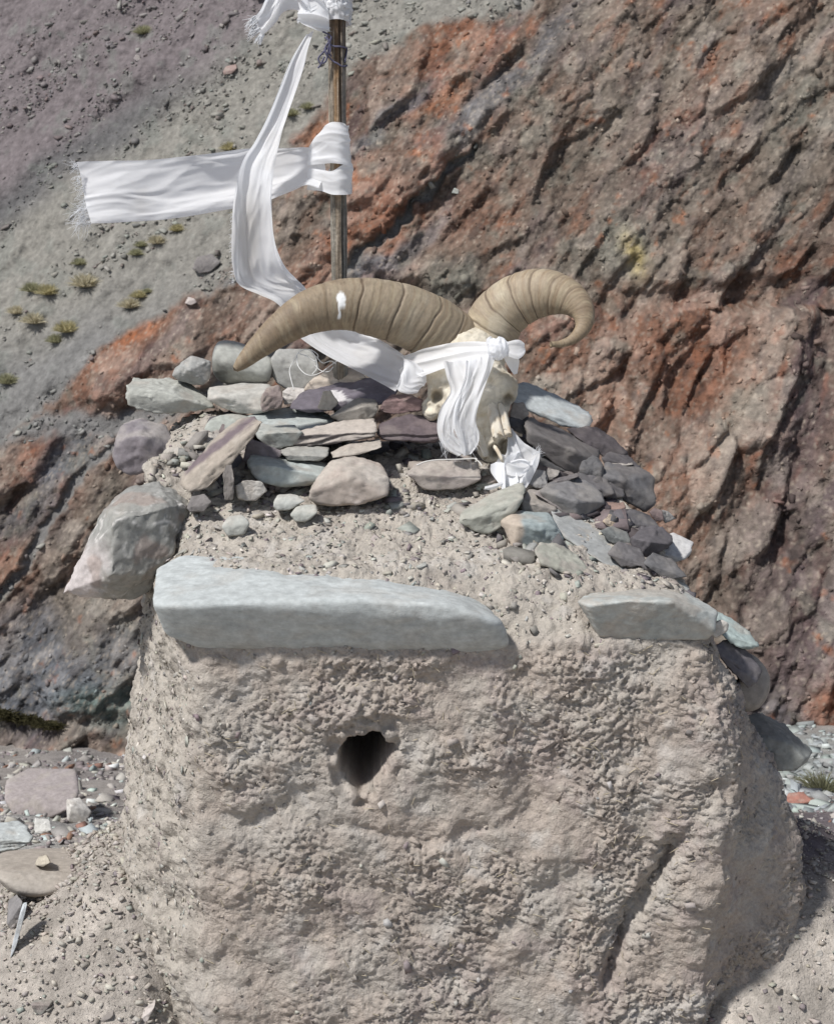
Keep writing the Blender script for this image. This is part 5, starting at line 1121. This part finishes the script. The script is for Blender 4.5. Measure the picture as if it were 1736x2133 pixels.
# scarf tied over the skull
def blobcloth(cx_, cy_, Y_, rx, ry, rz_, seed, stripe=(1.3, .6, .6), amp=.005):
    v0, f0 = ico(5); c_ = P(cx_, cy_, Y_)
    q_ = v0 * np.array(stripe) * 1.6 + .4 * np.stack([noise(v0 * 1.5, seed), noise(v0 * 1.5, seed + 1), noise(v0 * 1.5, seed + 2)], 1)
    V_ = v0 * np.array([rx, ry, rz_]) + v0 * (amp * (1 - 2 * np.abs(noise(q_, seed + 3))))[:, None] + c_
    C = np.zeros((len(V_), 3), dtype=np.float32); C[:] = WHITE
    return V_, np.concatenate([f0, f0[:, -1:]], 1), C
wrapc = cloth('white_scarf', [
    ribbon([((830, 812, .622), (838, 742, .63)), ((862, 790, .60), (862, 735, .61)), ((884, 784, .575), (890, 726, .59)), ((925, 770, .548), (930, 719, .575)), ((970, 758, .527), (970, 715, .565)), ((1010, 752, .51), (1010, 714, .555)), ((1032, 745, .505), (1036, 714, .545))], 130, 48, ((2.0, .005, .1, .15),), .0045, 51),
    ribbon([((846, 776, .61), (838, 745, .605)), ((832, 792, .59), (858, 752, .592)), ((828, 812, .59), (880, 768, .585)), ((846, 820, .585), (886, 780, .582)), ((868, 818, .59), (888, 795, .585))], 80, 50, ((1.6, .006, .3, .4),), .005, 53),
    blobcloth(1036, 726, .520, .021, .024, .022, 61), 
    ribbon([((1038, 742, .515), (1038, 715, .52)), ((1056, 742, .505), (1058, 712, .515)), ((1078, 748, .505), (1076, 708, .515)), ((1092, 735, .515), (1088, 712, .525)), ((1086, 722, .535), (1086, 714, .545)), ((1062, 735, .54), (1064, 720, .545)), ((1042, 738, .535), (1042, 722, .54))], 120, 44, ((1.2, .005, 0, .3),), .0035, 55),
    ribbon([((1046, 742, .53), (1062, 738, .53)), ((1056, 760, .53), (1080, 748, .53)), ((1066, 776, .53), (1078, 772, .53)), ((1070, 780, .53), (1077, 778, .53))], 60, 30, ((1, .004, 0, .3),), .003, 57),
    ribbon([((1012, 716, .53), (1040, 722, .515)), ((1014, 706, .53), (1032, 716, .52)), ((1022, 700, .53), (1026, 704, .53))], 40, 24, ((1, .002, 0, 0),), .002, 58),
    ribbon([((924, 756, .520), (992, 744, .512)), ((930, 784, .505), (990, 772, .498)), ((937, 815, .495), (978, 808, .488)), ((918, 848, .49), (964, 842, .482)), ((910, 880, .487), (950, 876, .479)), ((912, 908, .483), (946, 904, .476)), ((926, 934, .478), (962, 924, .472)), ((954, 950, .474), (974, 938, .470))], 140, 44, ((1.4, .007, .15, .5), (3.1, .003, .0, -.6)), .006, 59),
    ribbon([((970, 752, .508), (1032, 740, .512)), ((968, 782, .495), (1024, 766, .50)), ((958, 815, .486), (1008, 806, .49)), ((946, 846, .482), (996, 842, .486)), ((942, 880, .478), (990, 876, .482)), ((950, 908, .474), (997, 904, .478)), ((958, 930, .472), (994, 926, .474)), ((964, 950, .47), (980, 946, .471))], 140, 44, ((1.2, .008, .55, -.4), (2.7, .003, .2, .6)), .006, 60)])
tag(wrapc, 'white scarf knotted over the skull with a frayed tail hanging across its face', 'scarf')
st = [P(r.uniform(930, 990), r.uniform(870, 930), .476) for _ in range(50)]
fringe(wrapc, st, [np.array([r.uniform(-.5, .5), -.15, -1]) for _ in st], r.uniform(.02, .05, len(st)), rad=.0004, curl=.6, seed=11)
st = [P(r.uniform(914, 940), r.uniform(895, 925), .478) for _ in range(22)]
fringe(wrapc, st, [np.array([r.uniform(.1, .9), -.1, -1]) for _ in st], r.uniform(.02, .05, len(st)), rad=.0005, curl=.5, seed=12)
behind = cloth('white_scarf', [ribbon([((925, 690, .735), (930, 655, .735)), ((945, 690, .73), (945, 662, .73)), ((960, 700, .73), (956, 676, .73))], 40, 24, ((1.5, .006, 0, .2),), .004, 71)])
tag(behind, 'bit of white cloth peeping out between the two horns', 'scarf')

# crumpled scarf end in front of the muzzle
low = cloth('white_scarf', [
    ribbon([((1056, 890, .53), (1068, 895, .53)), ((1056, 930, .51), (1092, 922, .51)), ((1050, 955, .50), (1122, 942, .50)), ((1040, 962, .485), (1124, 952, .485)), ((1026, 972, .46), (1120, 972, .46)), ((1034, 992, .435), (1108, 994, .44)), ((1042, 1012, .415), (1098, 1012, .42)), ((1046, 1024, .405), (1090, 1022, .41))], 160, 70, ((1.7, .010, .1, .5), (3.3, .004, .3, .2)), .007, 81),
    ribbon([((1022, 968, .46), (1032, 962, .46)), ((1022, 984, .45), (1058, 966, .452)), ((1036, 1004, .435), (1075, 985, .435)), ((1044, 1016, .42), (1080, 1005, .42))], 80, 40, ((1.2, .007, .3, .4),), .005, 83),
    ribbon([((1046, 978, .440), (1056, 964, .44)), ((1060, 990, .432), (1072, 968, .432)), ((1085, 990, .432), (1094, 972, .432)), ((1104, 974, .44), (1100, 960, .44)), ((1080, 964, .452), (1084, 956, .452)), ((1056, 970, .452), (1064, 960, .452))], 100, 30, ((1, .004, .2, .2),), .003, 85),
    ribbon([((1044, 1012, .418), (1050, 1002, .42)), ((1024, 1020, .40), (1030, 1008, .405)), ((1006, 1019, .395), (1010, 1013, .395))], 50, 24, ((1.5, .004, .2, .2),), .003, 87)])
tag(low, 'crumpled white scarf end heaped below the skull muzzle', 'scarf')
st = [P(1115 + r.uniform(-8, 8), 942 + r.uniform(-5, 8), .49) for _ in range(40)]
fringe(low, st, [np.array([r.uniform(-.1, 1), -.1, r.uniform(-.3, .8)]) for _ in st], r.uniform(.006, .022, len(st)), rad=.0004, curl=.5, seed=14)

# strings
def cord(name, label, lines, rad, colr, cat):
    vf = join([tube(crom(np.array([P(*q_) for q_ in l_]), np.linspace(0, 1, 12 * len(l_))), rad, 6) for l_ in lines])
    C = np.zeros((len(vf[0]), 3), dtype=np.float32); C[:] = colr
    return tag(link(name, new_mesh(name, vf[0], vf[1], C, M_THREAD)), label, cat)
cord('purple_cord', 'purple grey cord tied round the pole with a loop hanging down', [
    [(672, 66, .775), (684, 72, .772), (690, 80, .772), (682, 92, .77), (676, 104, .77), (682, 116, .77), (684, 100, .768), (690, 76, .77)],
    [(684, 98, .77), (672, 110, .77), (663, 122, .77), (668, 132, .77), (678, 128, .77), (682, 114, .77), (686, 94, .768)],
    [(676, 118, .77), (668, 134, .77), (662, 142, .77)], [(688, 84, .768), (678, 98, .768), (680, 112, .765), (688, 122, .77), (694, 128, .773), (702, 132, .772), (712, 138, .775), (720, 138, .79), (722, 136, .81)],
    [(682, 88, .77), (694, 96, .772), (708, 97, .772), (720, 100, .79), (722, 104, .80), (718, 130, .785)], [(680, 74, .77), (686, 90, .77), (684, 106, .77), (690, 118, .772)], [(676, 78, .772), (684, 84, .768), (688, 100, .768), (686, 112, .768)]], .0021, (.135, .13, .19), 'cord')
cord('white_thread', 'tangle of thin white thread draped over the grey boulder', [
    [(612, 812, .72), (606, 790, .74), (603, 770, .765), (612, 752, .79), (622, 734, .80), (640, 728, .79), (655, 740, .77), (660, 765, .75), (650, 780, .74)],
    [(618, 740, .79), (620, 760, .77), (632, 776, .75), (648, 782, .74), (668, 776, .74), (690, 760, .74), (702, 752, .74)],
    [(620, 736, .80), (640, 742, .78), (656, 752, .77), (662, 740, .77), (648, 728, .79)], [(655, 760, .75), (668, 772, .745), (684, 774, .74), (694, 764, .74)],
    [(658, 742, .77), (672, 756, .75), (688, 752, .745), (700, 758, .74)]], .0011, (.72, .72, .70), 'thread')
cord('white_string', 'straight white cord lying along the maroon grey rock', [[(868, 969, .445), (885, 962, .44), (910, 958, .44), (950, 957, .445), (985, 955, .45), (992, 956, .45), (990, 962, .448)], [(988, 955, .45), (998, 963, .445), (1003, 970, .44)]], .0017, (.68, .66, .62), 'cord')

# ------------------------------------------------------------------ dry tufts
def tuft_mesh(size, n, col, seed, up=1.0, bw=.045):
    r_ = np.random.default_rng(seed)
    az = r_.uniform(0, 2 * math.pi, n); el = np.radians(r_.uniform(12, 90, n)); L_ = size * r_.uniform(.6, 1.15, n)
    d_ = np.stack([np.cos(az) * np.cos(el), np.sin(az) * np.cos(el), np.sin(el) * up], 1)
    b0 = np.stack([np.cos(az), np.sin(az), np.zeros(n)], 1) * (size * .28 * r_.uniform(0, 1, n))[:, None]
    sd_ = np.cross(d_, r_.normal(size=(n, 3))); sd_ /= np.linalg.norm(sd_, axis=1)[:, None]; w_ = size * bw
    m_ = b0 + d_ * (L_ * .6)[:, None]; t_ = b0 + d_ * L_[:, None] + np.array([0, 0, -1]) * (L_ * .12)[:, None]
    V_ = np.stack([b0 - sd_ * w_, b0 + sd_ * w_, m_ + sd_ * w_ * .8, t_, m_ - sd_ * w_ * .8], 1).reshape(-1, 3)
    i = np.arange(n)[:, None] * 5
    F_ = np.concatenate([i + np.array([[0, 1, 2]]), i + np.array([[0, 2, 4]]), i + np.array([[4, 2, 3]])])
    C = np.repeat(np.array(col)[None] * r_.uniform(.65, 1.3, (n, 1)), 5, 0)
    return new_mesh('tuft', V_, F_, C, M_GRASS, False)
YG = (.52, .47, .28); PG_ = (.58, .53, .39); GR = (.40, .39, .25)
for (px, py, s_, col_, lb) in [
    (100, 612, 22, YG, 'largest yellow tuft on the scree at the far left'), (68, 606, 15, GR, 'green tuft touching the largest yellow tuft'), (178, 596, 19, PG_, 'pale straw tuft level with the largest yellow tuft'),
    (72, 672, 24, PG_, 'wide pale bleached tuft below the largest yellow tuft'), (36, 652, 16, PG_, 'faded tuft nearest the left edge above the bleached tuft'), (140, 690, 18, YG, 'tall golden tuft right of the bleached tuft'),
    (118, 712, 14, GR, 'small green tuft below the tall golden tuft'), (16, 797, 19, GR, 'lowest green tuft at the left edge'), (166, 550, 14, GR, 'dull green tuft above the pale straw tuft'),
    (284, 530, 15, GR, 'lower green tuft of the pair under the flying scarf'), (294, 512, 12, GR, 'upper green tuft of the pair under the flying scarf'), (328, 506, 14, PG_, 'straw tuft between the green pair and the golden one'),
    (370, 480, 15, YG, 'golden tuft just under the flying scarf'), (290, 618, 13, YG, 'yellow green tuft above the red outcrop'), (272, 640, 15, PG_, 'pale tuft at the edge of the red outcrop'),
    (300, 70, 14, GR, 'lone tuft high on the purple scree'), (608, 240, 15, GR, 'green tuft between long scarf and pole'), (642, 226, 11, GR, 'tiny tuft beside the pole'), (480, 312, 15, YG, 'tuft just above the flying scarf'), (502, 450, 14, YG, 'tuft hidden half behind the long scarf'), (308, 608, 9, GR, 'smallest tuft near the red outcrop')]:
    p_, n_ = hill_hit(px, py)
    o = link('grass_tuft', tuft_mesh(s_ * mm(p_[1]) * random.Random(px).uniform(1.2, 1.9), 620, col_, px, .9, .024), None, p_ + np.array([0, -.02, -.01]))
    tag(o, lb, 'grass tuft', 'dry tufts on the scree slope')
p_ = ground_hit(1712, 1648)
o = link('grass_tuft', tuft_mesh(.26, 260, (.21, .21, .13), 5, .6, .014), None, p_); tag(o, 'thin green grass growing in the pale gravel', 'grass tuft')
# dark turf overhanging the foot of the slope
Vt = []; Ft = []; Ct = []; off = 0
for k, px in enumerate(np.linspace(-60, 122, 44)):
    py = 1478 + max(px, 0) * .26 + random.Random(k).uniform(-8, 8)
    p_, n_ = hill_hit(px, min(py, 1512))
    me = tuft_mesh(.17, 34, (.055, .052, .028), 100 + k, .35)
    vv = np.empty(len(me.vertices) * 3, dtype=np.float32); me.vertices.foreach_get('co', vv); ff = np.array([list(q_.vertices) for q_ in me.polygons])
    cc = np.repeat(np.random.default_rng(k).uniform(.7, 1.6, (len(vv) // 15, 1)) * np.array([[.060, .055, .028]]), 5, 0)
    Vt.append(vv.reshape(-1, 3) * np.array([1, 1, 1]) + p_ + np.array([0, -.06, -.02])); Ft.append(ff + off); Ct.append(cc); off += len(vv) // 3
    bpy.data.meshes.remove(me)
o = link('turf', new_mesh('turf', np.concatenate(Vt), np.concatenate(Ft), np.concatenate(Ct), M_GRASS, False)); tag(o, 'dark overhanging turf at the foot of the slope', None, None, 'stuff')
